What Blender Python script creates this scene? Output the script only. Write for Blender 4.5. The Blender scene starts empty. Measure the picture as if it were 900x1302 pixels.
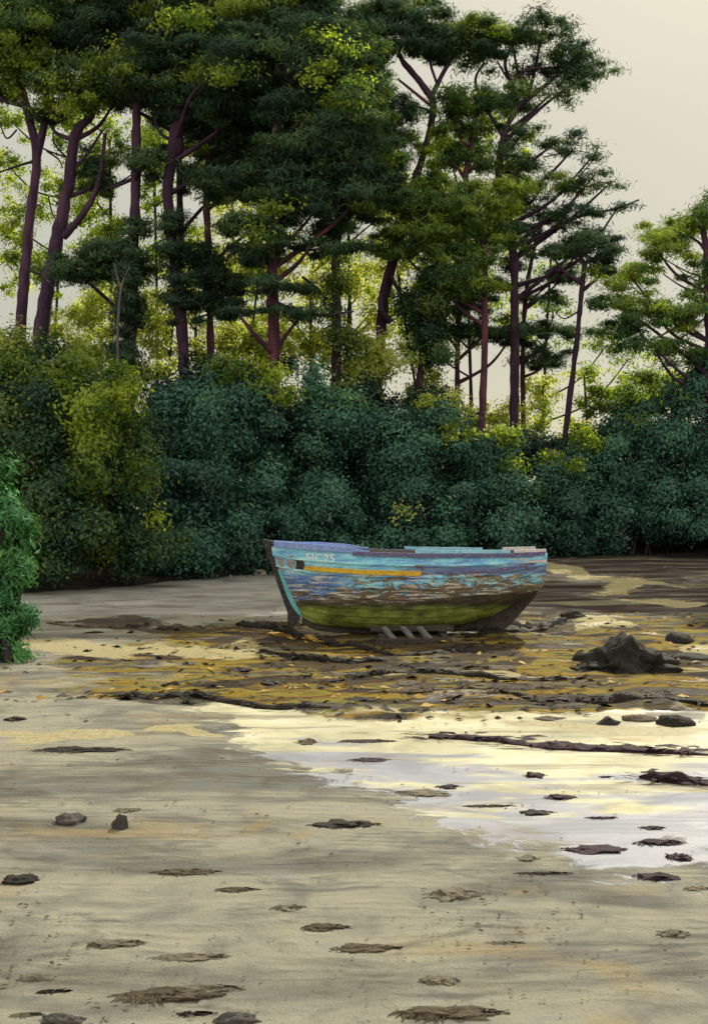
import bpy, bmesh, math, random
import numpy as np
from mathutils import Vector, Matrix, noise as mnoise

R = math.radians
SC = bpy.context.scene
COL = SC.collection

# ------------------------------------------------------------------ camera
EYE, FPX = 2.3, 1396.0
cam_d = bpy.data.cameras.new("camera")
cam = bpy.data.objects.new("camera", cam_d)
COL.objects.link(cam)
cam.location = (0, 0, EYE)
cam.rotation_euler = (R(90), 0, 0)
cam_d.sensor_fit = 'VERTICAL'
cam_d.sensor_height = 24
cam_d.lens = 24 * FPX / 1302
cam_d.clip_start, cam_d.clip_end = 0.1, 3000
SC.camera = cam

# ------------------------------------------------------------------ light
SUN_EL, SUN_AZ = 40.0, 25.0           # azimuth measured from +Y towards +X
world = bpy.data.worlds.new("World")
SC.world = world
world.use_nodes = True
wt = world.node_tree
wt.nodes.clear()
def wn(t, **k):
    n = wt.nodes.new(t)
    for a, b in k.items():
        setattr(n, a, b)
    return n
sky = wn('ShaderNodeTexSky', sky_type='NISHITA', sun_disc=False)
sky.sun_elevation = R(SUN_EL)
sky.sun_rotation = R(SUN_AZ)
sky.dust_density = 1.0
bg1 = wn('ShaderNodeBackground'); bg1.inputs[1].default_value = 0.05
tint = wn('ShaderNodeMix', data_type='RGBA', blend_type='MULTIPLY')      # warm haze in front of the blue
tint.inputs[0].default_value = 1.0; tint.inputs[7].default_value = (0.62, 0.56, 0.40, 1)
wt.links.new(sky.outputs[0], tint.inputs[6]); wt.links.new(tint.outputs[2], bg1.inputs[0])
# high thin cloud, brightest overhead, plus fill glow added behind the camera
tc = wn('ShaderNodeTexCoord'); sx = wn('ShaderNodeSeparateXYZ')
wt.links.new(tc.outputs['Generated'], sx.inputs[0])
def wmath(op, a, b):
    n = wn('ShaderNodeMath', operation=op)
    for k, v in enumerate((a, b)):
        if isinstance(v, (int, float)): n.inputs[k].default_value = v
        else: wt.links.new(v, n.inputs[k])
    return n.outputs[0]
up = wmath('MAXIMUM', sx.outputs[2], 0.0)
over = wmath('MULTIPLY', wmath('POWER', up, 2.0), 0.95)
rear_fill = wn('ShaderNodeMapRange', interpolation_type='SMOOTHSTEP')
rear_fill.inputs[1].default_value, rear_fill.inputs[2].default_value = 0.2, -0.8
rear_fill.inputs[3].default_value, rear_fill.inputs[4].default_value = 0.0, 0.78
wt.links.new(sx.outputs[1], rear_fill.inputs[0])
cloud_and_fill = wmath('ADD', wmath('ADD', over, 0.40), rear_fill.outputs[0])
nz = wn('ShaderNodeTexNoise'); nz.inputs['Scale'].default_value = 2.2; nz.inputs['Detail'].default_value = 5
wt.links.new(tc.outputs['Generated'], nz.inputs['Vector'])
mr2 = wn('ShaderNodeMapRange')
mr2.inputs[3].default_value, mr2.inputs[4].default_value = 0.88, 1.12
wt.links.new(nz.outputs[0], mr2.inputs[0])
mu = wn('ShaderNodeMath', operation='MULTIPLY')
wt.links.new(cloud_and_fill, mu.inputs[0]); wt.links.new(mr2.outputs[0], mu.inputs[1])
bg2 = wn('ShaderNodeBackground'); bg2.inputs[0].default_value = (1.0, 0.935, 0.755, 1)
wt.links.new(mu.outputs[0], bg2.inputs[1])
ad = wn('ShaderNodeAddShader'); wo = wn('ShaderNodeOutputWorld')
wt.links.new(bg1.outputs[0], ad.inputs[0]); wt.links.new(bg2.outputs[0], ad.inputs[1])
wt.links.new(ad.outputs[0], wo.inputs[0])

sun_d = bpy.data.lights.new("sun", 'SUN')
sun_d.energy = 5.0
sun_d.angle = R(0.5)
sun_d.color = (1.0, 0.93, 0.74)
sun = bpy.data.objects.new("sun", sun_d)
COL.objects.link(sun)
sdir = Vector((math.sin(R(SUN_AZ)) * math.cos(R(SUN_EL)), math.cos(R(SUN_AZ)) * math.cos(R(SUN_EL)), math.sin(R(SUN_EL))))
sun.rotation_euler = sdir.to_track_quat('Z', 'Y').to_euler()
sun.location = sdir * 80

SC.view_settings.view_transform = 'Standard'
SC.view_settings.look = 'None'
SC.view_settings.exposure = 0.0
SC.view_settings.gamma = 1.0
SC.cycles.max_bounces = 6
SC.cycles.diffuse_bounces = 3
SC.cycles.transmission_bounces = 4

# ------------------------------------------------------------------ helpers
def tag(o, label=None, cat=None, group=None, kind=None):
    if label: o["label"] = label
    if cat: o["category"] = cat
    if group: o["group"] = group
    if kind: o["kind"] = kind
    return o

def empty(name, loc, label, cat, group=None, rz=0.0):
    o = bpy.data.objects.new(name, None)
    o.empty_display_size = 0.3
    COL.objects.link(o)
    o.location = loc
    o.rotation_euler = (0, 0, rz)
    return tag(o, label, cat, group)

def mesh_obj(name, V, F, m, parent=None, smooth=True):
    """V in world coordinates (or the parent's, if LOCAL parent is wanted pass them so)."""
    me = bpy.data.meshes.new(name)
    me.from_pydata([tuple(v) for v in V], [], [tuple(f) for f in F])
    me.validate()
    me.update()
    if smooth:
        me.shade_smooth()
    me.materials.append(m)
    o = bpy.data.objects.new(name, me)
    COL.objects.link(o)
    if parent:
        o.parent = parent
    return o

def at(px, py, Y):
    return Vector(((px - 450) / FPX * Y, Y, EYE - (py - 651) / FPX * Y))

def hash2(ix, iy, seed):
    n = (ix.astype(np.int64) * 374761393 + iy.astype(np.int64) * 668265263 + seed * 1442695041) & 0x7fffffff
    n = ((n ^ (n >> 13)) * 1274126177) & 0x7fffffff
    n = (n ^ (n >> 16)) & 0xffff
    return n / 65535.0

def vn(x, y, seed=0):
    x = np.asarray(x, float); y = np.asarray(y, float)
    ix = np.floor(x); iy = np.floor(y)
    fx = x - ix; fy = y - iy
    fx = fx * fx * (3 - 2 * fx); fy = fy * fy * (3 - 2 * fy)
    a = hash2(ix, iy, seed); b = hash2(ix + 1, iy, seed)
    c = hash2(ix, iy + 1, seed); d = hash2(ix + 1, iy + 1, seed)
    return (a * (1 - fx) + b * fx) * (1 - fy) + (c * (1 - fx) + d * fx) * fy

def fbm(x, y, seed=0, o=4):
    s = 0; amp = 0.5; t = 0
    for k in range(o):
        s = s + amp * vn(x * 2 ** k, y * 2 ** k, seed + 17 * k); t += amp; amp *= 0.5
    return s / t

def sstep(a, b, x):
    t = np.clip((np.asarray(x, float) - a) / (b - a), 0, 1)
    return t * t * (3 - 2 * t)

def base_h(y):
    y = np.asarray(y, float)
    return np.where(y < 23, 0, np.where(y < 27, 0.045 * (y - 23) ** 2 / 8, 0.045 * (y - 25))) * np.where(y > 60, 60 / np.maximum(y, 1), 1)

# zones of the shore (what the ground is made of, in metres)
def zones(x, y):
    w1 = (fbm(x * .35 + 9, y * .35, 3) - .5) * 2
    w2 = (fbm(x * .9, y * .9 + 4, 8) - .5) * 2
    edge = 13.2 + .9 * w1 + .5 * w2 - 0.06 * np.clip(x, -9, 9)
    weed = sstep(edge - .5, edge + .3, y) * (1 - sstep(21.5, 25.5, y + 1.2 * w1 + .25 * np.clip(-x, -4, 6)))
    weed *= sstep(-5.6, -1.2, x + 1.8 * w1 + (y - 14) * .08)
    # wet pale flat, right hand side
    bx = -1.5 + (11.8 - y) * .62 + 1.0 * w1 + .4 * w2
    wet = sstep(bx - 1.2, bx + 1.2, x) * sstep(6.0, 8.2, y + .7 * w1 + .3 * w2 + .10 * x) * (1 - sstep(edge - .3, edge + .2, y))
    mud = sstep(23.0, 26.0, y + w1) * sstep(0.0, 4.0, x + w1 * 1.5)
    soil = sstep(-.6, .6, y - shore_y(x) + .4 * w1)
    return weed, wet, mud, soil

STREAKS = [(120, 818, 120, 8), (280, 828, 140, 8), (110, 935, 120, 8), (245, 928, 60, 6), (815, 748, 90, 4), (850, 764, 60, 3), (760, 735, 60, 3), (745, 793, 80, 10), (640, 858, 110, 4),  # sun patches painted pale into the sand colour
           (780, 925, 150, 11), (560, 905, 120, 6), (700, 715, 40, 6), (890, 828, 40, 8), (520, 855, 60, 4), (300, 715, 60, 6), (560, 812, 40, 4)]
DARKS = [(385, 806, 95, 15), (330, 800, 70, 9), (560, 818, 130, 13), (700, 792, 70, 8), (150, 794, 110, 7), (240, 800, 90, 6), (430, 838, 120, 7), (580, 842, 130, 6),  # black wrack, with the dark shadow around the boat painted in
         (240, 887, 110, 5), (720, 890, 110, 5), (560, 893, 120, 4), (350, 868, 90, 5), (860, 905, 60, 8), (640, 870, 100, 3), (850, 838, 80, 6), (480, 862, 90, 4)]
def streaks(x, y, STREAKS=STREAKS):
    """tongues of painted pale sun patch, or of black wrack with the boat shadow painted in"""
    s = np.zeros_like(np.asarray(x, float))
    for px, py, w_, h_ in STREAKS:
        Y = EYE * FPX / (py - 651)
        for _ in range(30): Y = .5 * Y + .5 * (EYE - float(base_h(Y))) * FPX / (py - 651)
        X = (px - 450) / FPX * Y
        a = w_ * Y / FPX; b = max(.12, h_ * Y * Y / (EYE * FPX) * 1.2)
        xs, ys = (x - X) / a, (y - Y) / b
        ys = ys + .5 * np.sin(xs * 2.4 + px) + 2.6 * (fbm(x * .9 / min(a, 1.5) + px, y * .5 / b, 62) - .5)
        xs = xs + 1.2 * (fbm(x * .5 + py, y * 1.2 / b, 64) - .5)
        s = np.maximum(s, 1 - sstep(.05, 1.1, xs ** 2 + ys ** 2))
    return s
def grey_slope(x, y):
    w = (fbm(x * .5 + 3, y * .5, 71) - .5) * 2
    return sstep(23.0, 25.5, y + .8 * w) * (1 - sstep(1.0, 3.5, x + w))

def shore_y(x):
    x = np.asarray(x, float)
    return np.interp(x, [-40, -9, -6, -3, 0, 6, 12, 40], [27, 28.5, 30.5, 34, 37, 40.5, 41.5, 42])

def ground_h(x, y):
    x = np.asarray(x, float); y = np.asarray(y, float)
    weed, wet, mud, soil = zones(x, y)
    h = base_h(y)
    h = h + .05 * (fbm(x * .3, y * .3, 31) - .5) * (1 - wet)
    h = h + .02 * (fbm(x * 1.6, y * 2.2, 41) - .5) * (1 - .8 * wet)
    h = h + weed * (.13 * (fbm(x * 1.2, y * 1.5, 51) - .5) + .05 * (fbm(x * 4, y * 5, 52) - .5))
    h = h + mud * .10 * (fbm(x * .7, y * .8, 55) - .5)
    h = h - .035 * wet + soil * .25 * sstep(0, 2.5, y - shore_y(x))
    return h

def gh(x, y):
    return float(ground_h(np.array([x]), np.array([y]))[0])

def gpos(px, py):
    """World point of the ground seen at a measured place of the picture."""
    Y = EYE * FPX / max(py - 651, 5)
    for _ in range(30):
        h = float(base_h(Y))
        Y = .5 * Y + .5 * (EYE - h) * FPX / max(py - 651, 5)
    X = (px - 450) / FPX * Y
    return Vector((X, Y, gh(X, Y)))

# ------------------------------------------------------------------ materials
def mat(name):
    m = bpy.data.materials.new(name)
    m.use_nodes = True
    nt = m.node_tree
    nt.nodes.clear()
    out = nt.nodes.new('ShaderNodeOutputMaterial')
    return m, nt, out

class NB:
    """small node-building shorthand"""
    def __init__(self, nt): self.nt = nt
    def n(self, t, **k):
        x = self.nt.nodes.new(t)
        for a, b in k.items(): setattr(x, a, b)
        return x
    def l(self, a, b): self.nt.links.new(a, b)
    def val(self, sock, v):
        if hasattr(v, 'is_linked') or isinstance(v, bpy.types.NodeSocket): self.l(v, sock)
        else: sock.default_value = v
    def math(self, op, a, b=0.0, clamp=False):
        x = self.n('ShaderNodeMath', operation=op, use_clamp=clamp)
        self.val(x.inputs[0], a); self.val(x.inputs[1], b)
        return x.outputs[0]
    def noise(self, vec, scale, detail=4, rough=.55, dist=0.0):
        x = self.n('ShaderNodeTexNoise')
        if vec is not None: self.l(vec, x.inputs['Vector'])
        x.inputs['Scale'].default_value = scale; x.inputs['Detail'].default_value = detail
        x.inputs['Roughness'].default_value = rough; x.inputs['Distortion'].default_value = dist
        return x.outputs['Fac']
    def mapping(self, vec, scale=(1, 1, 1), loc=(0, 0, 0)):
        x = self.n('ShaderNodeMapping')
        self.l(vec, x.inputs[0]); x.inputs['Scale'].default_value = scale; x.inputs['Location'].default_value = loc
        return x.outputs[0]
    def ramp(self, fac, stops, interp='LINEAR'):
        x = self.n('ShaderNodeValToRGB'); r = x.color_ramp; r.interpolation = interp
        while len(r.elements) < len(stops): r.elements.new(.5)
        for e, (p, c) in zip(r.elements, stops):
            e.position = p; e.color = (*c, 1) if len(c) == 3 else c
        self.val(x.inputs[0], fac)
        return x.outputs[0]
    def mix(self, fac, a, b):
        x = self.n('ShaderNodeMix', data_type='RGBA')
        self.val(x.inputs[0], fac)
        for s, v in ((x.inputs[6], a), (x.inputs[7], b)):
            if isinstance(v, tuple): s.default_value = (*v, 1) if len(v) == 3 else v
            else: self.l(v, s)
        return x.outputs[2]
    def step(self, x, a, b):
        m = self.n('ShaderNodeMapRange', interpolation_type='SMOOTHSTEP')
        self.val(m.inputs[0], x); m.inputs[1].default_value = a; m.inputs[2].default_value = b
        return m.outputs[0]
    def bump(self, h, strength=.5, dist=.02):
        b = self.n('ShaderNodeBump'); b.inputs['Strength'].default_value = strength; b.inputs['Distance'].default_value = dist
        self.l(h, b.inputs['Height'])
        return b.outputs[0]
    def principled(self, col, rough=.6, spec=.4, normal=None, out=None):
        p = self.n('ShaderNodeBsdfPrincipled')
        if isinstance(col, tuple): p.inputs['Base Color'].default_value = (*col, 1)
        else: self.l(col, p.inputs['Base Color'])
        self.val(p.inputs['Roughness'], rough); self.val(p.inputs['Specular IOR Level'], spec)
        if normal is not None: self.l(normal, p.inputs['Normal'])
        if out: self.l(p.outputs[0], out.inputs[0])
        return p
    def obj(self): return self.n('ShaderNodeTexCoord').outputs['Object']
    def geo(self): return self.n('ShaderNodeNewGeometry').outputs['Position']
    def attr(self, name): return self.n('ShaderNodeAttribute', attribute_name=name).outputs['Fac']

def leaf_mat(name, stops, trans=.35, tcol=(1.15, 1.1, .6)):
    m, nt, out = mat(name); b = NB(nt)
    col = b.ramp(b.attr('tint'), stops)
    d = b.n('ShaderNodeBsdfDiffuse'); b.l(col, d.inputs[0])
    t = b.n('ShaderNodeBsdfTranslucent')
    mm = b.n('ShaderNodeMix', data_type='RGBA', blend_type='MULTIPLY'); mm.inputs[0].default_value = 1
    b.l(col, mm.inputs[6]); mm.inputs[7].default_value = (*tcol, 1)
    b.l(mm.outputs[2], t.inputs[0])
    mx = b.n('ShaderNodeMixShader'); mx.inputs[0].default_value = trans
    b.l(d.outputs[0], mx.inputs[1]); b.l(t.outputs[0], mx.inputs[2])
    g = b.n('ShaderNodeBsdfGlossy'); g.inputs['Roughness'].default_value = .5; g.inputs[0].default_value = (.8, .9, .9, 1)
    mg = b.n('ShaderNodeMixShader'); mg.inputs[0].default_value = .02
    b.l(mx.outputs[0], mg.inputs[1]); b.l(g.outputs[0], mg.inputs[2])
    b.l(mg.outputs[0], out.inputs[0])
    return m

M = {}
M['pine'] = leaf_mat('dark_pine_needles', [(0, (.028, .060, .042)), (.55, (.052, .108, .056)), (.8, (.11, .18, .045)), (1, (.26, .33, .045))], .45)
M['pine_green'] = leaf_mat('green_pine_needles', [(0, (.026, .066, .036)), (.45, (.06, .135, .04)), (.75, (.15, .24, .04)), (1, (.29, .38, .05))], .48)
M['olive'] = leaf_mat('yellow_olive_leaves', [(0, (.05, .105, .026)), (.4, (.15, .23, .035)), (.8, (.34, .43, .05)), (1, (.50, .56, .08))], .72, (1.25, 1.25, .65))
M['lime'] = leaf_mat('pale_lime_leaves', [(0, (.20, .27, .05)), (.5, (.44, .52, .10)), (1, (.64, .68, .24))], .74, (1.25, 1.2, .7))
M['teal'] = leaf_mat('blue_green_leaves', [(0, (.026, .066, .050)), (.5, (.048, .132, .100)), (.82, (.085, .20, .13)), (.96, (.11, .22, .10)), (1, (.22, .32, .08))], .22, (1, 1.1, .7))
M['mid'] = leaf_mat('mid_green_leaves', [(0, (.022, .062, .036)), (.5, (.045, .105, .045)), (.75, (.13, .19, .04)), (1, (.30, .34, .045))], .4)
M['deep'] = leaf_mat('deep_shade_leaves', [(0, (.010, .024, .020)), (.6, (.018, .042, .034)), (1, (.03, .07, .05))], .12)  # extra dark base colour paints in the shade of the hollows
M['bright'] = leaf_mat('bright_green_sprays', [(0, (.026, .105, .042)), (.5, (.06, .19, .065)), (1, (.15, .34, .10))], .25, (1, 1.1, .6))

def bark_mat(name, a, c2, c3):
    m, nt, out = mat(name); b = NB(nt)
    g = b.geo()
    n1 = b.noise(b.mapping(g, (1, 1, .35)), 2.2, 4)
    n2 = b.noise(b.mapping(g, (1, 1, .25)), 14, 5, .65)
    col = b.mix(b.step(n1, .42, .62), a, c2)
    col = b.mix(b.math('MULTIPLY', b.step(n2, .55, .7), .6), col, c3)
    b.principled(col, .9, .15, b.bump(n2, .8, .05), out)
    return m
M['bark'] = bark_mat('purple_brown_bark', (.044, .024, .050), (.082, .038, .074), (.12, .065, .070))
M['bark_red'] = bark_mat('reddish_pine_bark', (.072, .030, .056), (.14, .048, .075), (.17, .075, .06))
M['bark_dark'] = bark_mat('dark_bark', (.03, .026, .028), (.05, .035, .045), (.07, .05, .045))
M['twig'] = bark_mat('bare_grey_twig', (.10, .08, .09), (.16, .12, .12), (.2, .17, .15))

# ------------------------------------------------------------------ ground
def ground_material():
    m, nt, out = mat('tidal_sand'); b = NB(nt)
    g = b.geo()
    weed, wet, mud, soil = (b.attr(k) for k in ('weed', 'wet', 'mud', 'soil'))
    big = b.noise(g, .55, 5, .6, .4)
    mid = b.noise(b.mapping(g, (1, 1.4, 1)), 1.9, 6, .62, .6)
    fine = b.noise(g, 16, 6, .7)
    grain = b.noise(g, 90, 4, .75)
    # dry and damp sand
    sand = b.ramp(b.math('ADD', b.math('MULTIPLY', mid, .6), b.math('MULTIPLY', big, .4)),
                  [(.32, (.12, .116, .108)), (.42, (.18, .176, .156)), (.49, (.23, .224, .186)), (.56, (.265, .255, .20)), (.66, (.215, .222, .226))])
    blot = b.noise(b.mapping(g, (.8, 1.7, 1), (7, 3, 0)), 1.3, 5, .65, .8)
    sand = b.mix(b.math('MULTIPLY', b.step(blot, .54, .66), .75), sand, (.105, .105, .105))
    damp = b.noise(b.mapping(g, (.28, .9, 1), (21, 6, 0)), 1.0, 6, .62, .9)
    sand = b.mix(b.math('MULTIPLY', b.step(damp, .46, .62), .85), sand, b.ramp(mid, [(.4, (.082, .076, .066)), (.6, (.115, .118, .118))]))
    och = b.noise(b.mapping(g, (.8, 1.2, 1), (31, 3, 0)), .9, 4, .6, .5)
    sand = b.mix(b.math('MULTIPLY', b.step(och, .56, .68), .45), sand, (.27, .20, .09))
    sand = b.mix(b.math('MULTIPLY', b.step(fine, .58, .75), .25), sand, (.10, .09, .075))
    # rotting weed, ochre and olive, on the drained strip
    w = b.noise(b.mapping(g, (.30, 1.0, 1), (3, 11, 0)), 1.15, 8, .64, .7)
    wc = b.ramp(w, [(.32, (.013, .011, .010)), (.41, (.030, .022, .018)), (.445, (.09, .062, .02)), (.49, (.22, .14, .018)), (.53, (.15, .14, .03)), (.57, (.055, .040, .036)), (.63, (.12, .115, .11)), (.70, (.30, .25, .11))])
    wc = b.mix(b.math('MULTIPLY', b.step(b.noise(b.mapping(g, (.35, 1, 1)), 9, 5, .7), .54, .66), .8), wc, (.018, .014, .012))
    # wet silt, with sun glow and sky sheen painted into its pale colours
    pale = b.ramp(b.math('ADD', b.math('MULTIPLY', mid, .5), b.math('MULTIPLY', big, .5)),
                  [(.36, (.30, .28, .20)), (.5, (.44, .42, .29)), (.62, (.50, .48, .37))])
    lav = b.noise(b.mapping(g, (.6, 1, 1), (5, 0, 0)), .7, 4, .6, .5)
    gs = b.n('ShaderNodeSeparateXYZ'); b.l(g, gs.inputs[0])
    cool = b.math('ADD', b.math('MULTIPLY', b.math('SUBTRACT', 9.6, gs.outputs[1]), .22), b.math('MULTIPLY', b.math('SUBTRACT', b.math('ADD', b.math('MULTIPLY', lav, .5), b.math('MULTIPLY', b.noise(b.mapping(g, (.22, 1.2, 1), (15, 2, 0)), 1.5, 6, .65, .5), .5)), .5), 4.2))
    pale = b.mix(b.step(cool, -.12, .12), pale, (.245, .255, .31))  # lavender base colour stands in for reflected sky
    strk = b.noise(b.mapping(g, (.25, 1.3, 1), (8, 2, 0)), 1.6, 6, .66, .5)
    pale = b.mix(b.math('MULTIPLY', b.step(strk, .53, .62), .75), pale, (.17, .155, .12))
    # mauve mud with streaks at the back
    mn = b.noise(b.mapping(g, (.22, 1, 1), (13, 1, 0)), 1.3, 7, .62, .6)
    mc = b.ramp(mn, [(.34, (.022, .016, .014)), (.46, (.052, .036, .032)), (.54, (.085, .08, .08)), (.62, (.22, .20, .12)), (.68, (.055, .038, .028))])
    sc = b.ramp(mid, [(.4, (.022, .020, .018)), (.6, (.055, .045, .04))])
    thr = b.math('MULTIPLY_ADD' if False else 'SUBTRACT', b.noise(b.mapping(g, (.8, 1.2, 1), (1, 9, 0)), 2.6, 6, .65, .6), .5)
    def soft(a, k=.9):
        return b.step(b.math('ADD', a, b.math('MULTIPLY', thr, k)), .38, .62)
    wet_f, weed_f, mud_f, soil_f = soft(wet, 2.2), soft(weed, 1.1), soft(mud, 1.2), soft(soil, .8)
    gn = b.noise(b.mapping(g, (.5, 1, 1), (17, 1, 0)), 1.3, 6, .62, .7)
    gc = b.ramp(gn, [(.32, (.14, .125, .11)), (.46, (.23, .228, .222)), (.6, (.32, .32, .315)), (.7, (.26, .24, .17))])
    col = b.mix(soft(b.attr('grey'), 1.0), sand, gc)
    col = b.mix(mud_f, col, mc)
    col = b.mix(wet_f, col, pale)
    col = b.mix(weed_f, col, wc)
    sk = b.ramp(fine, [(.3, (.22, .19, .11)), (.6, (.40, .35, .20))])  # cream colour of the painted sun patches
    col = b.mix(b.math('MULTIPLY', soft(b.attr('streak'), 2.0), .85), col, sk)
    wn_ = b.noise(b.mapping(g, (.5, 1, 1), (4, 4, 0)), 5, 6, .7)
    wk = b.ramp(wn_, [(.35, (.012, .010, .009)), (.55, (.028, .020, .018)), (.68, (.075, .05, .022))])  # wrack colour that also carries the painted shade by the boat
    wrack_shade_f = soft(b.attr('wrack'), 1.6)
    col = b.mix(b.math('MULTIPLY', wrack_shade_f, .82), col, wk)
    col = b.mix(soil_f, col, sc)
    col = b.mix(b.math('MULTIPLY', b.step(grain, .56, .72), .35), col, (.36, .33, .25))
    col = b.mix(b.math('MULTIPLY', b.step(grain, .46, .34), .30), col, (.05, .045, .04))
    # damp film: broad sheen over silt, patchy elsewhere
    film = b.noise(b.mapping(g, (.6, 1, 1), (2, 2, 0)), .9, 5, .6, .5)
    r = b.n('ShaderNodeMix', data_type='FLOAT')
    b.l(b.math('MULTIPLY', wet_f, b.step(film, .3, .55)), r.inputs[0]); r.inputs[2].default_value = .85; r.inputs[3].default_value = .33
    r2 = b.n('ShaderNodeMix', data_type='FLOAT')
    b.l(b.math('MULTIPLY', weed_f, b.step(film, .56, .64)), r2.inputs[0]); b.l(r.outputs[0], r2.inputs[2]); r2.inputs[3].default_value = .32
    sp = b.n('ShaderNodeMapRange'); b.l(r2.outputs[0], sp.inputs[0])
    sp.inputs[1].default_value, sp.inputs[2].default_value, sp.inputs[3].default_value, sp.inputs[4].default_value = .35, .85, .26, .06
    h = b.math('ADD', b.math('MULTIPLY', fine, .6), b.math('MULTIPLY', grain, .25))
    wv = b.n('ShaderNodeTexWave', wave_type='BANDS', bands_direction='Y'); b.l(b.mapping(g, (.45, 1, 1)), wv.inputs[0])
    wv.inputs['Scale'].default_value = 2.6; wv.inputs['Distortion'].default_value = 7; wv.inputs['Detail'].default_value = 4; wv.inputs['Detail Scale'].default_value = 1.2
    ripple = b.math('MULTIPLY', wv.outputs['Fac'], b.math('MULTIPLY', b.step(blot, .42, .58), .42))
    h = b.math('ADD', h, ripple)
    h = b.math('MULTIPLY', h, b.math('SUBTRACT', 1.1, wet_f))
    b.principled(col, r2.outputs[0], sp.outputs[0], b.bump(h, .9, .03), out)
    return m

def axis(parts):
    a = []
    for lo, hi, st in parts:
        a += list(np.arange(lo, hi, st))
    return np.array(a + [parts[-1][1]])
gx = axis([(-900, -100, 100), (-100, -30, 10), (-30, -16, 1.0), (-16, -5, .16), (-5, 5, .07), (5, 16, .16), (16, 30, 1.0), (30, 100, 10), (100, 900, 100)])
gy = axis([(-400, -50, 50), (-50, 3, 5), (3, 14, .05), (14, 28, .1), (28, 46, .25), (46, 100, 3), (100, 300, 25), (300, 1800, 150)])
XX, YY = np.meshgrid(gx, gy)
X1, Y1 = XX.ravel(), YY.ravel()
Z1 = ground_h(X1, Y1)
nx_, ny_ = len(gx), len(gy)
ii = np.arange((ny_ - 1) * nx_).reshape(ny_ - 1, nx_)[:, :-1].ravel()
gf = np.stack([ii, ii + 1, ii + nx_ + 1, ii + nx_], 1)
def fast_mesh(name, V, F, m, parent=None, smooth=False, face_attr=None, pt_attr=None):
    me = bpy.data.meshes.new(name)
    V = np.asarray(V, np.float32); F = np.asarray(F, np.int32)
    k = F.shape[1]
    me.vertices.add(len(V)); me.vertices.foreach_set('co', V.ravel())
    me.loops.add(F.size); me.loops.foreach_set('vertex_index', F.ravel())
    me.polygons.add(len(F)); me.polygons.foreach_set('loop_start', np.arange(0, F.size, k, dtype=np.int32))
    me.update(calc_edges=True)
    if smooth: me.shade_smooth()
    for nm, a in (face_attr or {}).items():
        t = me.attributes.new(nm, 'FLOAT', 'FACE'); t.data.foreach_set('value', np.asarray(a, np.float32))
    for nm, a in (pt_attr or {}).items():
        t = me.attributes.new(nm, 'FLOAT', 'POINT'); t.data.foreach_set('value', np.asarray(a, np.float32))
    me.materials.append(m)
    o = bpy.data.objects.new(name, me)
    COL.objects.link(o)
    if parent: o.parent = parent
    return o
zw = zones(X1, Y1)
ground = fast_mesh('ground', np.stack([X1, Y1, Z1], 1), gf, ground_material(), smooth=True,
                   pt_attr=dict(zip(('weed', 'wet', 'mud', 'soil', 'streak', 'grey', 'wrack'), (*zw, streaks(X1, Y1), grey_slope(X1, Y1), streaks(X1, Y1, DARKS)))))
tag(ground, kind='structure')

# ------------------------------------------------------------------ foliage and wood
def spline(pts, n=6):
    P = [Vector(p) for p in pts]
    if len(P) < 3:
        return [P[0].lerp(P[-1], t / n) for t in range(n + 1)]
    out = []
    for i in range(len(P) - 1):
        p0 = P[max(i - 1, 0)]; p1 = P[i]; p2 = P[i + 1]; p3 = P[min(i + 2, len(P) - 1)]
        for k in range(n):
            t = k / n
            out.append(.5 * ((2 * p1) + (p2 - p0) * t + (2 * p0 - 5 * p1 + 4 * p2 - p3) * t * t + (3 * p1 - p0 - 3 * p2 + p3) * t ** 3))
    out.append(P[-1])
    return out

def tube(pts, r0, r1, sides=9, rough=.12, swell=None):
    P = spline(pts, 10)
    V, F = [], []
    n = len(P)
    for i, p in enumerate(P):
        t = i / (n - 1)
        d = (P[min(i + 1, n - 1)] - P[max(i - 1, 0)]).normalized()
        a = d.orthogonal().normalized() if abs(d.z) < .2 else d.cross(Vector((0, 1, 0))).normalized()
        c = d.cross(a)
        r = r0 + (r1 - r0) * t
        if swell: r *= swell(t)
        for s in range(sides):
            an = 2 * math.pi * s / sides
            q = p + (a * math.cos(an) + c * math.sin(an)) * r
            k = 1 + rough * (mnoise.noise(q * 2.1) + .6 * mnoise.noise(q * 6))
            V.append(p + (q - p) * k)
    for i in range(n - 1):
        for s in range(sides):
            a = i * sides + s; b2 = i * sides + (s + 1) % sides
            F.append((a, b2, b2 + sides, a + sides))
    F.append(tuple(range(sides))[::-1]); F.append(tuple(range((n - 1) * sides, n * sides)))
    return V, F

def put_tube(name, pts, r0, r1, m, parent, org, **k):
    V, F = tube(pts, r0, r1, **k)
    return mesh_obj(name, [v - org for v in V], F, m, parent)

def unit(v):
    return v / np.maximum(np.linalg.norm(v, axis=1, keepdims=True), 1e-6)

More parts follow.
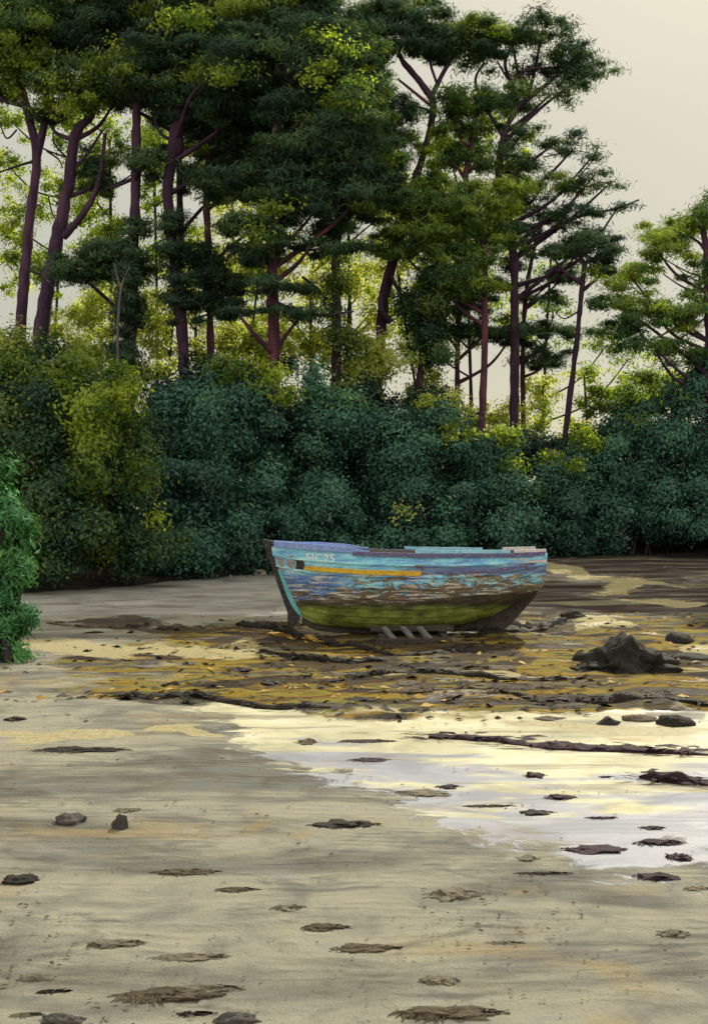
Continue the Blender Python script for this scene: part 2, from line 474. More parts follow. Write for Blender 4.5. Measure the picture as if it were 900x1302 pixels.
def leaf_cloud(pads, rng, leaf, per_m2, sub_r, flat, droop=0.0, along=.0, tint0=.5, spread=.28, gap=1.5, sig=.34):
    """pads: (cx,cy,cz, rx,ry,rz, tint shift). Sub-clumps of leaf-sized rhombs fill each pad unevenly."""
    VV, TT = [], []
    for cx, cy, cz, rx, ry, rz, ts in pads:
        area = math.pi * rx * rz
        nsub = max(7, int(area / (sub_r * sub_r * flat * gap)))
        u = unit(rng.normal(size=(nsub, 3)))
        rad = rng.uniform(.15, 1.0, (nsub, 1)) ** .6 * rng.uniform(.85, 1.15, (nsub, 1))
        C = u * rad * np.array([rx, ry, rz]) * (1 + rng.normal(0, .10, (nsub, 1))) + rng.normal(0, .10, (nsub, 3)) * np.array([rx, ry, rz])
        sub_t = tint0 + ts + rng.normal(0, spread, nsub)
        n = max(60, int(area * per_m2))
        pick = rng.integers(0, nsub, n)
        sr = sub_r * rng.uniform(.55, 1.35, nsub)
        d = unit(rng.normal(size=(n, 3)))
        rr = np.abs(rng.normal(.66, sig, (n, 1)))
        off = d * rr * sr[pick][:, None] * np.array([1, 1, flat])
        P = C[pick] + off
        outw = unit(P / np.array([rx, ry, rz]) + d * .8)
        N = unit(outw + rng.normal(0, .38, (n, 3)) + np.array([0, 0, .35]))
        T = rng.normal(size=(n, 3)); T += outw * along; T[:, 2] -= droop
        T = unit(T - N * np.sum(T * N, 1, keepdims=True))
        B = np.cross(N, T)
        L = leaf[0] * rng.uniform(.6, 1.35, (n, 1)) * .5
        W = leaf[1] * rng.uniform(.6, 1.35, (n, 1)) * .5
        P = P + np.array([cx, cy, cz])
        bend = N * L * rng.uniform(-.25, .1, (n, 1))
        q = np.stack([P - T * L, P - B * W + bend * .2, P + T * L + bend, P + B * W + bend * .2], 1)
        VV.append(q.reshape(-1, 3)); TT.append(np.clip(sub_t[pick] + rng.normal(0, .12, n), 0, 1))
    V = np.concatenate(VV); F = np.arange(len(V)).reshape(-1, 4)
    return V, F, np.concatenate(TT)

SPEC = {   # leaf size, leaves per square metre, sub-clump radius, flatness, droop, along, mean tint, spread
    'pine': ((.27, .042), 1700, .52, .36, 0, .8, .38, .20),
    'pine_green': ((.25, .045), 1450, .50, .44, 0, .7, .50, .24),
    'olive': ((.15, .08), 800, .50, .7, .1, 0, .52, .26),
    'lime': ((.14, .08), 560, .50, .75, .1, 0, .55, .26),
    'teal': ((.15, .075), 1050, .62, .8, .3, .2, .42, .17),
    'deep': ((.17, .09), 1000, .70, .8, .3, .2, .42, .22),
    'mid': ((.14, .07), 1350, .66, .75, .2, .2, .45, .24),
    'bright': ((.15, .035), 3600, .20, .9, .5, .7, .5, .22),
}
seed_n = [11]
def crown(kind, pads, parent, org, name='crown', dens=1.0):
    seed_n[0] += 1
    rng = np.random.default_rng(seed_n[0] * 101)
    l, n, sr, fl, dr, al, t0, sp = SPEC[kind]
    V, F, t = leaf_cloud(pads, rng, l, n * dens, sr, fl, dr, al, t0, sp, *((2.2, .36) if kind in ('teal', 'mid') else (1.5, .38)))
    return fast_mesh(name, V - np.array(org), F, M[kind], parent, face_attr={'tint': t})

def px_pads(pads, Y, depth=.8, grow=1.12):
    """(px, py, half width px, half height px[, metres nearer/farther[, tint]]) -> ellipsoids in metres"""
    out = []
    for p in pads:
        px, py, rw, rh = p[:4]
        dy = p[4] if len(p) > 4 else 0.0
        ts = p[5] if len(p) > 5 else 0.0
        c = at(px, py, Y + dy)
        k = (Y + dy) / FPX
        out.append((c.x, c.y, c.z, rw * k * grow, max(rw, rh) * k * depth * grow, rh * k * grow * 1.1, ts))
    return out

def pine(label, Y, trunk, r0, r1, pads, limbs=(), kind='pine', bark='bark', cat='pine tree', name='pine_tree', group=None, dens=1.0, extra=None, autolimb=True, swell=None):
    """trunk and limbs are measured outlines (px, py[, metres of depth]) turned into points at the tree's distance"""
    P = [at(q[0], q[1], Y + (q[2] if len(q) > 2 else 0)) for q in trunk]
    foot = Vector((P[0].x - (P[1].x - P[0].x) * .25, Y, 0)); foot.z = gh(foot.x, Y) - .15
    org = Vector((foot.x, foot.y, foot.z + .15))
    t = empty(name, org, label, cat, group)
    pts = [foot] + P
    put_tube('trunk', pts, r0 * .62, r1 * .74, M[bark], t, org, swell=swell, sides=14, rough=.30)
    for lb in limbs:
        q = [at(a[0], a[1], Y + (a[2] if len(a) > 2 else 0)) for a in lb[0]]
        put_tube('branch', q, lb[1] * .8, lb[2] * .8, M[lb[3] if len(lb) > 3 else bark], t, org, sides=7)
    thin = {'olive': .45, 'lime': .40}
    E = px_pads(pads, Y, thin.get(kind, .8))
    if autolimb:
        rnd = random.Random(seed_n[0] * 7)
        sp = spline(pts)
        for e in E:
            c = Vector(e[:3])
            low = [s for s in sp if s.z < c.z - .15 * e[3]] or sp[:2]
            s = min(low, key=lambda q: .3 * (q - c).length + 1.6 * abs(q.z - (c.z - .75 * abs(q.x - c.x) - .2)))
            mid = s.lerp(c, .55) + Vector((rnd.uniform(-.25, .25), rnd.uniform(-.3, .3), (s - c).length * rnd.uniform(-.16, .05)))
            rr = max(.035, min(r1 * .7, .11))
            put_tube('branch', [s, mid, c], rr, .03, M[bark], t, org, sides=6)
    crown(kind, E, t, org, dens=dens)
    if extra:
        for k2, pd in extra:
            crown(k2, px_pads(pd, Y, thin.get(k2, .8)), t, org, dens=dens)
    return t, org

GP = 'tall pines standing behind the shrub bank'
# --- tall pines, left to right
pine('forked pine at the left end of the wood, bare purple trunk splitting into a V', 42,
     [(14, 560), (28, 400), (38, 280), (47, 200), (31, 122), (20, 40)], .42, .16,
     [(10, 30, 60, 30, -1), (40, 75, 60, 28, 0, .2), (-30, 90, 50, 35, 1), (20, 110, 30, 14, .5, .25), (-40, 10, 60, 40, 0), (70, 20, 60, 28, 1, .3), (30, -50, 70, 40)],
     limbs=[([(47, 200), (58, 150), (60, 105), (68, 40)], .2, .10), ([(44, 205), (20, 212), (-5, 221)], .07, .04, 'bark_dark'), ([(60, 192), (75, 203), (80, 214)], .05, .03, 'bark_dark'), ([(22, 165), (8, 175), (-4, 140)], .05, .03, 'bark_dark')], kind='pine_green', group=GP,
     extra=[('olive', [(60, 92, 26, 12, -1), (20, 42, 26, 12, -1), (100, 128, 28, 8, -1), (52, 60, 18, 8, -1.5), (12, 110, 16, 14, -.5), (10, 75, 16, 10, -1)])])  # olive clumps paint sun highlights on the near side of the crown
pine('stout leaning pine second from the left, long side limb rising to its right', 41,
     [(40, 560), (56, 395), (74, 300), (88, 230), (97, 170), (118, 140), (135, 60)], .52, .17,
     [(110, 110, 65, 22, 0, .2), (160, 60, 70, 35), (90, 40, 60, 30, 1.2), (60, 150, 26, 12, 1, .2), (150, 120, 40, 18, -.5, .15), (120, -20, 90, 40), (125, 225, 26, 30, .8, .1)],
     limbs=[([(80, 302), (100, 280), (118, 252), (128, 222), (134, 170)], .19, .08), ([(97, 212), (115, 190), (131, 165)], .09, .05), ([(58, 350), (40, 345), (35, 340)], .06, .03, 'bark_dark')], group=GP,
     extra=[('olive', [(125, 90, 30, 12, -1.5), (112, 132, 40, 7, -1), (85, 108, 22, 8, -1), (150, 70, 18, 8, -2), (65, 130, 18, 8, -.5)])])  # yellowish pads stand in for sunlight on these boughs
pine('straight dark pine with ivy thickened lower trunk and one pinkish stretch of bark', 40,
     [(162, 560), (166, 430), (170, 330), (173, 230), (175, 130), (190, 30)], .42, .18,
     [(190, 20, 80, 35), (230, 75, 70, 40, -.5), (160, 95, 40, 18, -1, .3), (195, 115, 50, 18), (185, 205, 26, 18, -.8, .1), (250, 20, 60, 25, -1, .35), (130, 330, 55, 20, -.5), (95, 345, 40, 14), (210, -30, 90, 40)],
     limbs=[([(172, 226), (150, 236), (135, 240)], .1, .05), ([(170, 300), (130, 322), (90, 342)], .13, .05, 'bark_dark')], bark='bark', group=GP,
     extra=[('pine', [(165, 345, 17, 50, -.3, -.1), (163, 420, 18, 50, -.3, -.1), (170, 290, 14, 18, -.3)])])
pine('pine with a swollen purple burl under the boughs, ivy dark below it', 39.5,
     [(240, 560), (228, 380), (215, 270), (216, 215), (224, 180), (230, 90), (250, 20)], .36, .2,
     [(300, 25, 80, 30, 0), (285, 80, 80, 35, -.5), (330, 120, 80, 40), (255, 125, 40, 25), (245, 225, 28, 16, .5, .1), (330, -20, 100, 35), (320, 15, 50, 14, -2, .5), (275, 90, 30, 12, -2.5, .45)],
     limbs=[([(222, 180), (205, 170), (196, 150)], .1, .05, 'bark_dark')], group=GP,
     swell=lambda t: 1 + .75 * math.exp(-((t - .70) / .05) ** 2),
     extra=[('pine', [(222, 310, 18, 42, -.2, -.1), (240, 370, 25, 40, -.2, -.1)])])
pine('slim pine with a short pink gap of bark below the densest boughs', 41,
     [(270, 560), (267, 400), (265, 310), (263, 240), (275, 120), (290, 50)], .24, .14,
     [(300, 170, 70, 38), (360, 185, 70, 38), (300, 225, 45, 22), (390, 130, 70, 40, 1), (265, 340, 22, 35, -.3, -.1), (285, 375, 35, 25, -.4, -.1)], bark='bark_red', group=GP)
pine('biggest dark pine, tiered drooping boughs spread over the middle of the wood', 38,
     [(350, 560), (348, 400), (346, 290), (352, 180), (365, 60), (375, -40)], .36, .16,
     [(380, 30, 70, 30), (350, 80, 90, 30, -1), (430, 60, 45, 22, 0, .15), (440, 110, 50, 28, 0, .1), (400, 160, 80, 38, -1), (330, 230, 65, 26, -.5), (420, 220, 65, 36, -.5), (400, 270, 75, 22), (330, 285, 50, 14, -1), (395, 312, 60, 9, -1), (330, 325, 40, 14), (345, 365, 52, 8, -1), (300, 395, 40, 8, -1, -.1), (385, 398, 45, 5, -1, -.1), (440, 185, 45, 28), (470, 235, 40, 25, 0, .0), (400, -30, 60, 30)],
     limbs=[([(350, 300), (380, 318), (440, 312)], .1, .04, 'bark_dark'), ([(350, 385), (400, 400), (450, 396)], .09, .04, 'bark_dark')], bark='bark_red', group=GP,
     extra=[('olive', [(235, 22, 40, 8, -3), (288, 94, 28, 8, -3), (405, 42, 22, 4, -2.5), (440, 60, 26, 4, -2.5, -.1), (418, 84, 22, 4, -2.5), (450, 104, 24, 5, -2.5, -.1), (432, 132, 28, 6, -2.5), (398, 100, 14, 5, -3), (345, 268, 24, 8, -2.5), (330, 300, 20, 7, -2.5)])])  # sun highlights on the dark tiers, put in as yellow leaf colour
pine('ivy covered trunk in the sunny gap left of the leaning pair', 42,
     [(426, 560), (428, 430), (427, 340), (432, 260), (440, 190)], .36, .2,
     [(455, 240, 50, 22), (430, 290, 35, 12), (470, 150, 30, 25, 0, .2), (480, 190, 30, 22)], kind='pine_green', bark='bark', group=GP,
     limbs=[([(384, 352), (398, 362), (412, 378)], .07, .05), ([(428, 402), (395, 400), (370, 388)], .08, .04, 'bark_dark')],
     extra=[('mid', [(427, 385, 13, 40, -.4, .1), (430, 440, 24, 32, -.3)])])
pine('umbrella pine with crooked purple trunk forking under a broad flat top', 44,
     [(478, 560), (486, 400), (497, 345), (505, 300), (528, 228), (545, 172), (550, 132), (534, 104), (512, 78), (500, 50)], .36, .13,
     [(515, 32, 70, 24), (470, 60, 38, 28), (455, 95, 28, 24, 0, -.05), (520, 8, 45, 9, 0, .1), (565, 46, 50, 17), (612, 42, 50, 14, 0, .3), (595, 64, 52, 11), (540, 66, 50, 12), (480, 130, 32, 18, .5), (500, 175, 40, 16, 1, .15), (515, 140, 20, 10, .5, -.1), (480, 210, 30, 18)],
     limbs=[([(550, 120), (562, 95), (574, 72), (572, 50)], .14, .07), ([(556, 108), (548, 85), (545, 70)], .08, .05), ([(548, 135), (520, 112), (505, 100)], .09, .05, 'bark_red'), ([(545, 140), (520, 135), (495, 150)], .07, .03, 'bark_dark')], group=GP,
     extra=[('olive', [(612, 36, 40, 5, -1.2), (465, 135, 18, 8, -1), (455, 75, 14, 10, -1)])], autolimb=False)  # olive pads paint the lit top and flank of the umbrella
pine('pine with reddish mid trunk and a rounded yellow green lower crown', 43,
     [(608, 640), (614, 500), (616, 400), (615, 320), (604, 260), (592, 225), (600, 180), (605, 130)], .24, .13,
     [(605, 122, 48, 22, -1, -.1), (570, 140, 26, 16, 0), (585, 170, 40, 15), (610, 200, 32, 12), (560, 200, 30, 14, 0, .1), (560, 250, 48, 26, 0, .25), (510, 265, 40, 24, 0, .15), (600, 280, 48, 30, -.5, .3), (545, 300, 50, 26, 0, .1), (645, 245, 35, 20, 0, .45), (590, 330, 40, 20, -.5, .25), (500, 310, 35, 20, 0, .2), (560, 360, 42, 22, 0, .1), (600, 370, 32, 16, 0, .2), (640, 300, 25, 14)],
     kind='pine_green', bark='bark_red', group=GP, dens=.85)
pine('tall pine with a flat topped crown and long ragged boughs reaching out to the right', 45,
     [(652, 640), (653, 520), (654, 400), (650, 300), (634, 225), (640, 175), (655, 140), (668, 128)], .36, .15,
     [(690, 36, 48, 13), (650, 50, 44, 11, 0, .2), (735, 66, 36, 8), (665, 80, 55, 8), (728, 80, 46, 13), (740, 98, 40, 9), (700, 120, 62, 9, 0, .1), (640, 130, 30, 10), (660, 175, 36, 8, 0, .3), (710, 178, 34, 6), (650, 205, 40, 14, 0, .15), (690, 230, 50, 9, 0, .25), (738, 238, 36, 6), (660, 262, 40, 12, 0, .1), (715, 270, 50, 9), (690, 292, 50, 7), (748, 302, 34, 6), (735, 320, 44, 6), (655, 330, 26, 10, .5, .2), (728, 190, 26, 4), (752, 200, 16, 4), (772, 236, 20, 4), (756, 222, 20, 3), (785, 264, 20, 3)],
     limbs=[([(655, 140), (650, 108), (642, 80), (655, 50)], .13, .06), ([(651, 108), (668, 90), (702, 86), (730, 82)], .1, .04), ([(650, 106), (640, 92), (632, 78)], .08, .04), ([(640, 175), (605, 110), (615, 80)], .11, .05), ([(700, 290), (740, 274), (780, 266), (812, 254)], .1, .04), ([(668, 128), (672, 110), (660, 90)], .1, .05), ([(690, 200), (730, 192), (752, 196)], .035, .015), ([(735, 225), (752, 205), (758, 190)], .04, .015), ([(740, 240), (765, 232), (788, 240)], .04, .015)], bark='bark', group=GP, dens=.62)
pine('thin red stemmed pine showing between two shrub tops, little foliage', 47,
     [(582, 640), (581, 520), (582, 430), (588, 350)], .2, .13, [(620, 418, 60, 9), (585, 380, 35, 16, 0, .15), (560, 420, 32, 18), (650, 428, 50, 10, 0, -.1)], kind='pine', bark='bark_red', group=GP)
pine('slender twin of the tall pine close behind its trunk, pink bark', 48,
     [(668, 640), (664, 480), (668, 380), (678, 320), (690, 280)], .2, .1, [(705, 356, 32, 6), (690, 378, 30, 6), (720, 345, 30, 7, 0, .1), (640, 360, 26, 8, 0, .2), (700, 420, 44, 9), (690, 455, 50, 10, 0, -.1)], bark='bark_red', group=GP, dens=.8)
pine('leaning slender purple pine with a small cap of foliage, right of the boat', 43,
     [(706, 660), (716, 572), (731, 450), (738, 380), (743, 335)], .22, .13,
     [(735, 312, 50, 10), (765, 325, 30, 8), (700, 322, 25, 6), (770, 345, 26, 8, 0, .1)],
     limbs=[([(743, 335), (730, 328), (715, 318)], .09, .05), ([(743, 335), (758, 326), (770, 316)], .09, .05), ([(736, 395), (718, 405), (706, 398)], .05, .02, 'bark_dark')], bark='bark', group=GP)
pine('broad pine at the right edge with fanned bare branches and golden green top', 40,
     [(906, 640), (903, 480), (900, 400), (897, 320), (893, 290)], .34, .12,
     [(862, 292, 44, 14, 0, .45), (835, 318, 40, 14, 0, .4), (890, 280, 30, 14, 0, .3), (800, 350, 34, 16, 0, .35), (830, 385, 45, 16, 0, .3), (870, 400, 40, 20), (800, 410, 36, 18, 0, -.1), (830, 440, 50, 12, 0, -.1), (775, 385, 24, 10), (930, 340, 50, 40), (940, 270, 50, 25), (890, 455, 40, 14)],
     limbs=[([(898, 372), (870, 366), (842, 348)], .06, .03, 'twig'), ([(898, 355), (872, 345), (845, 330)], .05, .025, 'twig'), ([(899, 362), (875, 352), (858, 338)], .04, .02, 'twig'), ([(900, 385), (860, 415), (822, 436)], .07, .04, 'twig'), ([(900, 400), (865, 430), (835, 440)], .06, .03, 'twig')], kind='pine_green', group=GP, dens=.8)
pine('pair of dark bent stems covered with ivy left of the rounded crown', 43.5,
     [(520, 600), (535, 470), (548, 400), (540, 350), (555, 335), (572, 300)], .32, .12,
     [(540, 400, 26, 30, -.3, -.1), (545, 440, 28, 26, -.3, -.15), (525, 380, 20, 18, 0, 0), (555, 365, 22, 20, -.3, 0)], kind='mid', bark='bark', group=GP,
     limbs=[([(497, 410), (484, 390), (490, 352), (500, 320)], .17, .1), ([(497, 350), (508, 372), (525, 400)], .1, .07)])

pine('dense pine past the right end of the view, added to shade the boat', 41,  # unseen pine added to keep the boat in shade
     [(990, 640), (985, 400), (990, 200)], .4, .16, [(985, 300, 60, 26), (1010, 230, 60, 24), (960, 350, 40, 18), (1000, 380, 60, 26), (1000, 160, 50, 22)], group=GP)
pine('dense dark pine closing the canopy behind the burl pine', 45,
     [(236, 600), (232, 400), (228, 200), (225, 60)], .3, .14,
     [(230, 140, 46, 18), (180, 95, 50, 22), (270, 175, 50, 24), (140, 70, 40, 20), (260, 120, 60, 26), (300, 235, 50, 18), (350, 130, 60, 34), (320, 60, 70, 30), (420, 30, 50, 28), (80, 60, 46, 20), (380, 240, 60, 26), (460, 200, 36, 24)], group=GP)
# --- young sunlit trees between the shrubs and the pines
GY = 'sunlit young trees under the pines'
def sapling(label, Y, foot_px, pads, kind, extra=None, dens=1.0):
    top = min(pads, key=lambda p: p[1])
    trunk = [(foot_px, 600), ((foot_px + top[0]) / 2, (600 + top[1]) / 2), (top[0], top[1])]
    return pine(label, Y, trunk, .13, .05, pads, kind=kind, bark='bark_dark', cat='young tree', name='young_tree', group=GY, dens=dens, extra=extra)
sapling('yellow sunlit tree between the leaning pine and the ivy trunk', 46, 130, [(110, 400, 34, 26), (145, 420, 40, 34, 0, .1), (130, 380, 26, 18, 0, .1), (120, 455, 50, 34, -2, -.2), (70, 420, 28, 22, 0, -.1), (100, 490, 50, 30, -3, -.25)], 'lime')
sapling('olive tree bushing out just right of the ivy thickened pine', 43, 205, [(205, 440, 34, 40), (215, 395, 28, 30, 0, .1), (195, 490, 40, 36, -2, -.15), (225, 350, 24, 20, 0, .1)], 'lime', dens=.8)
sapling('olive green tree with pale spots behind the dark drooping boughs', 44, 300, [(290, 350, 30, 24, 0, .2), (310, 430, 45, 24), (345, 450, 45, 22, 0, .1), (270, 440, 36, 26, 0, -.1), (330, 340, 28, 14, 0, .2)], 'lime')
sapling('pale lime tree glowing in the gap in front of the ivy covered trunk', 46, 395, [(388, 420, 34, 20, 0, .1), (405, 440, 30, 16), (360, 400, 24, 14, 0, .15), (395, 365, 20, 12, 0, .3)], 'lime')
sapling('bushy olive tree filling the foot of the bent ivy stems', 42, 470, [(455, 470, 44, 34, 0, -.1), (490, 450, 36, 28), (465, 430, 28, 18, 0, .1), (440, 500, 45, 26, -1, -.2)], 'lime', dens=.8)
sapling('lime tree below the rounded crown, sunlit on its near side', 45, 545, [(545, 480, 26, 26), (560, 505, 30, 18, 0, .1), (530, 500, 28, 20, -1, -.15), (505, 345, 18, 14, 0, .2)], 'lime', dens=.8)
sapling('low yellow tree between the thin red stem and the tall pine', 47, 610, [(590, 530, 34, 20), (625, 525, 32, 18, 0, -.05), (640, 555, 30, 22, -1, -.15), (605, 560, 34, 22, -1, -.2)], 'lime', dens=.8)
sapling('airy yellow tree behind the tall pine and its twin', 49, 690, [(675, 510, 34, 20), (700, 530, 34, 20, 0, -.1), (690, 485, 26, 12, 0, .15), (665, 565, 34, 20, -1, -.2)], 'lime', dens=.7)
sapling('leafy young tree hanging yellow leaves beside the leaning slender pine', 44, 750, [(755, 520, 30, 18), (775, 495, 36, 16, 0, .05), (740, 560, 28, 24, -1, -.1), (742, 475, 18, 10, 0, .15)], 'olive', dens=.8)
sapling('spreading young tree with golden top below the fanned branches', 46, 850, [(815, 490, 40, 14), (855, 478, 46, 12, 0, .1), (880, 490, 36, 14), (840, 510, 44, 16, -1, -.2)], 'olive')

sap = empty('bare_sapling', (at(152, 560, 38).x, 38, gh(at(152, 560, 38).x, 38)), 'pale leafless forked sapling beside the straight ivy pine', 'sapling')
so = sap.location.copy()
put_tube('trunk', [so, at(150, 470, 38), at(151, 400, 38), at(155, 362, 38)], .06, .035, M['twig'], sap, so, sides=7)
put_tube('branch', [at(154, 366, 38), at(149, 350, 38), at(145, 335, 38)], .03, .015, M['twig'], sap, so, sides=6)
put_tube('branch', [at(155, 364, 38), at(160, 350, 38), at(166, 338, 38)], .03, .015, M['twig'], sap, so, sides=6)
# --- taller broadleaved trees far behind, sun shining through them
GB_T = 'thin sunlit trees beyond the pines'
def back_tree(label, Y, trunk, pads, kind, dens):
    return pine(label, Y, trunk, .2, .07, pads, kind=kind, bark='bark_dark', cat='tree', name='broadleaf_tree', group=GB_T, dens=dens)
back_tree('thin sunlit tree filling the gap between forked pine and leaning pine', 52, [(70, 600), (72, 400), (85, 200)],
          [(62, 250, 32, 34), (30, 330, 34, 40), (112, 270, 30, 34, 0, .1), (70, 160, 40, 26, 0, .1), (10, 210, 26, 26, 0, .1), (60, 340, 24, 30), (20, 280, 30, 30), (110, 210, 30, 26, 0, .1), (10, 150, 24, 18)], 'olive', .48)
back_tree('thin sunlit tree between the leaning pine and the straight ivy pine', 51, [(140, 600), (142, 400), (140, 180)],
          [(140, 190, 32, 36), (125, 250, 26, 30, 0, .1), (145, 290, 30, 24, 0, .1), (125, 330, 34, 30, 0, .1), (190, 200, 30, 40), (150, 360, 36, 34, 0, .1), (110, 150, 36, 20)], 'olive', .48)
back_tree('thin sunlit tree seen left of the swollen burl', 53, [(200, 600), (200, 400), (195, 150)],
          [(196, 160, 28, 34, 0, .1), (198, 235, 24, 34), (205, 320, 24, 40), (240, 300, 36, 20, 0, .15), (250, 200, 40, 26)], 'olive', .5)
back_tree('pale sunlit tree glowing right of the slim pine', 52, [(300, 600), (300, 400), (295, 240)],
          [(290, 270, 34, 26, 0, .1), (305, 330, 40, 30), (260, 330, 26, 30), (340, 300, 46, 24, 0, -.1), (320, 380, 40, 24)], 'lime', .45)
back_tree('pale sunlit tree in the gap under the tiered boughs', 53, [(400, 600), (395, 400), (400, 320)],
          [(380, 345, 44, 24, 0, .1), (440, 325, 44, 26), (460, 370, 36, 30, 0, .2), (405, 380, 30, 24, 0, .2), (500, 320, 36, 34), (490, 270, 40, 30, 0, -.1)], 'lime', .45)
back_tree('tall green tree with yellow top between biggest pine and umbrella pine', 50, [(450, 600), (445, 400), (440, 100)],
          [(440, 60, 44, 30, 0, .12), (430, 110, 44, 36, 0, .08), (470, 110, 30, 32), (465, 165, 40, 34, 0, -.1), (440, 220, 46, 36, 0, -.1), (480, 240, 40, 34), (415, 70, 40, 40, 0, .1), (400, 40, 40, 30, 0, 0)], 'pine_green', .65)
back_tree('round yellow green tree behind the reddish pine', 48, [(600, 640), (598, 480), (590, 260)],
          [(560, 255, 56, 40, 0, .1), (620, 260, 46, 36, 0, .15), (655, 220, 34, 30), (540, 300, 50, 34), (600, 310, 44, 32, 0, .1), (560, 350, 46, 28, 0, .1), (640, 290, 30, 24, 0, .1), (520, 240, 34, 26), (570, 190, 40, 24, 0, -.2), (610, 160, 30, 20, 0, -.2), (560, 400, 44, 34, 0, -.1), (530, 420, 40, 34, 0, -.1)], 'olive', .5)
back_tree('thin grey green tree behind the leaning slender pine', 52, [(690, 640), (692, 480), (700, 330)],
          [(700, 390, 44, 16, 0, -.2), (680, 430, 50, 16, 0, -.2), (770, 440, 40, 22, 0, -.2), (640, 400, 36, 24, 0, .1), (690, 345, 36, 12, 0, -.1), (800, 455, 30, 14)], 'olive', .22)
back_tree('pale lime tree low between the burl pine and the slim pine', 47, [(250, 620), (250, 480), (248, 380)],
          [(240, 400, 36, 26, 0, .2), (255, 350, 26, 22, 0, .2), (290, 420, 40, 24, 0, .1), (180, 400, 26, 30, 0, .2), (300, 365, 26, 14, 0, .3)], 'lime', .8)
back_tree('pale lime tree low between the biggest pine and the umbrella pine', 47, [(440, 620), (440, 480), (445, 360)],
          [(450, 350, 40, 26, 0, .2), (410, 350, 30, 20, 0, .3), (470, 400, 36, 26, 0, .1), (380, 440, 46, 22, 0, .2), (505, 385, 30, 30, 0, .2), (350, 415, 36, 12, 0, .3)], 'lime', .7)
# --- dark second row of shrubs
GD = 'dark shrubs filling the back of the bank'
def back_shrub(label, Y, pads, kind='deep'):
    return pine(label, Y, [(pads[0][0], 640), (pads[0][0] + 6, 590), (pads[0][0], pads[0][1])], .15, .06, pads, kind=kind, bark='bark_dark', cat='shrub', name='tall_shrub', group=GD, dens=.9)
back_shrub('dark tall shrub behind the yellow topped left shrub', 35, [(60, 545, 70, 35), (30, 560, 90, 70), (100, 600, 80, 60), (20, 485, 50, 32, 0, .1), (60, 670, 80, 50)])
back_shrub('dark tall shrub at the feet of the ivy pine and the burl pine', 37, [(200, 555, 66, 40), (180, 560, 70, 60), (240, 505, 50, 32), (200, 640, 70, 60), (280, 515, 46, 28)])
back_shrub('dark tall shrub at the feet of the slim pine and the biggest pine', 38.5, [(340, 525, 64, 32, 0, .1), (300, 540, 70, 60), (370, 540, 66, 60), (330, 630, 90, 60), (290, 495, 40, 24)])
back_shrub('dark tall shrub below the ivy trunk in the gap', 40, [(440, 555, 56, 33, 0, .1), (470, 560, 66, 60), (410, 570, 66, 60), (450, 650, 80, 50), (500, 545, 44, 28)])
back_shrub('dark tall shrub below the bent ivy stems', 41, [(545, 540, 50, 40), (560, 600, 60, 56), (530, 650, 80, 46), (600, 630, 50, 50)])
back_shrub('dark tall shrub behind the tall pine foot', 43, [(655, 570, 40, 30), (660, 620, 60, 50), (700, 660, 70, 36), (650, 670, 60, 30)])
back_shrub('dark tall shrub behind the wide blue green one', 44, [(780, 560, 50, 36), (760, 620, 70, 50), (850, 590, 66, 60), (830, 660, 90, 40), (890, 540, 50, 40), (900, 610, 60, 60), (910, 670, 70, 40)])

# --- shrub bank
GS = 'shrubs massed along the top of the beach'
def shrub(label, Y, pads, kind, extra=None, dens=1.0, name='shrub', cat='shrub', group=GS, stems=4):
    E = px_pads(pads, Y, .8, 1.0)
    fx = sum(e[0] for e in E) / len(E); fy = sum(e[1] for e in E) / len(E)
    org = Vector((fx, fy, gh(fx, fy)))
    t = empty(name, org, label, cat, group)
    rnd = random.Random(seed_n[0] * 3)
    for k in range(stems):
        e = Vector(E[k % len(E)][:3])
        f = org + Vector((rnd.uniform(-.5, .5), rnd.uniform(-.3, .3), -.05))
        put_tube('stem', [f, f.lerp(e, .5) + Vector((rnd.uniform(-.3, .3), 0, .2)), e], .07, .03, M['bark_dark'], t, org, sides=6)
    crown(kind, E, t, org, dens=dens, name='foliage')
    if extra:
        crown(extra[0], px_pads(extra[1], Y), t, org, name='foliage')  # yellow leaf pads painting sunlit edges onto the shrub
    return t
shrub('mid green shrub at the left end of the bank, tall and yellow topped', 29.5,
      [(40, 520, 66, 62, 0, .1), (-20, 560, 66, 80), (60, 600, 74, 62, -.5), (20, 680, 66, 52, -.3), (95, 660, 58, 55, -.6), (60, 720, 60, 24, -.6), (-50, 680, 60, 70), (20, 455, 50, 40, .5, .15)], 'mid', extra=('olive', [(95, 515, 34, 24, -1.0, .1), (60, 470, 40, 20, -.3), (140, 500, 20, 20, -.6), (115, 590, 26, 34, -1.6, -.2)]))
shrub('green and gold shrub whose crown overlaps the yellow sunlit tree', 31,
      [(125, 530, 48, 52, 0, .2), (150, 590, 46, 52, 0, .1), (165, 650, 46, 54, -.5), (130, 700, 50, 34, -.6, -.1), (190, 700, 46, 28, -.5, -.1), (100, 480, 36, 30, .5, .25)], 'mid', extra=('olive', [(150, 520, 26, 40, -1.4, .05), (165, 480, 26, 18, -.2, .2), (120, 560, 20, 30, -1.6, -.1), (205, 655, 10, 6, -1.8, .3), (180, 600, 16, 20, -1.6, -.2)]))
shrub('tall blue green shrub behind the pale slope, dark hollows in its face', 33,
      [(240, 520, 48, 52), (260, 590, 50, 58, -.3), (225, 620, 34, 50), (245, 670, 50, 46, -.6), (272, 560, 44, 44, .6), (262, 580, 40, 44, .3), (215, 700, 44, 24, -.6, -.1), (285, 690, 44, 30, -.6)], 'teal')
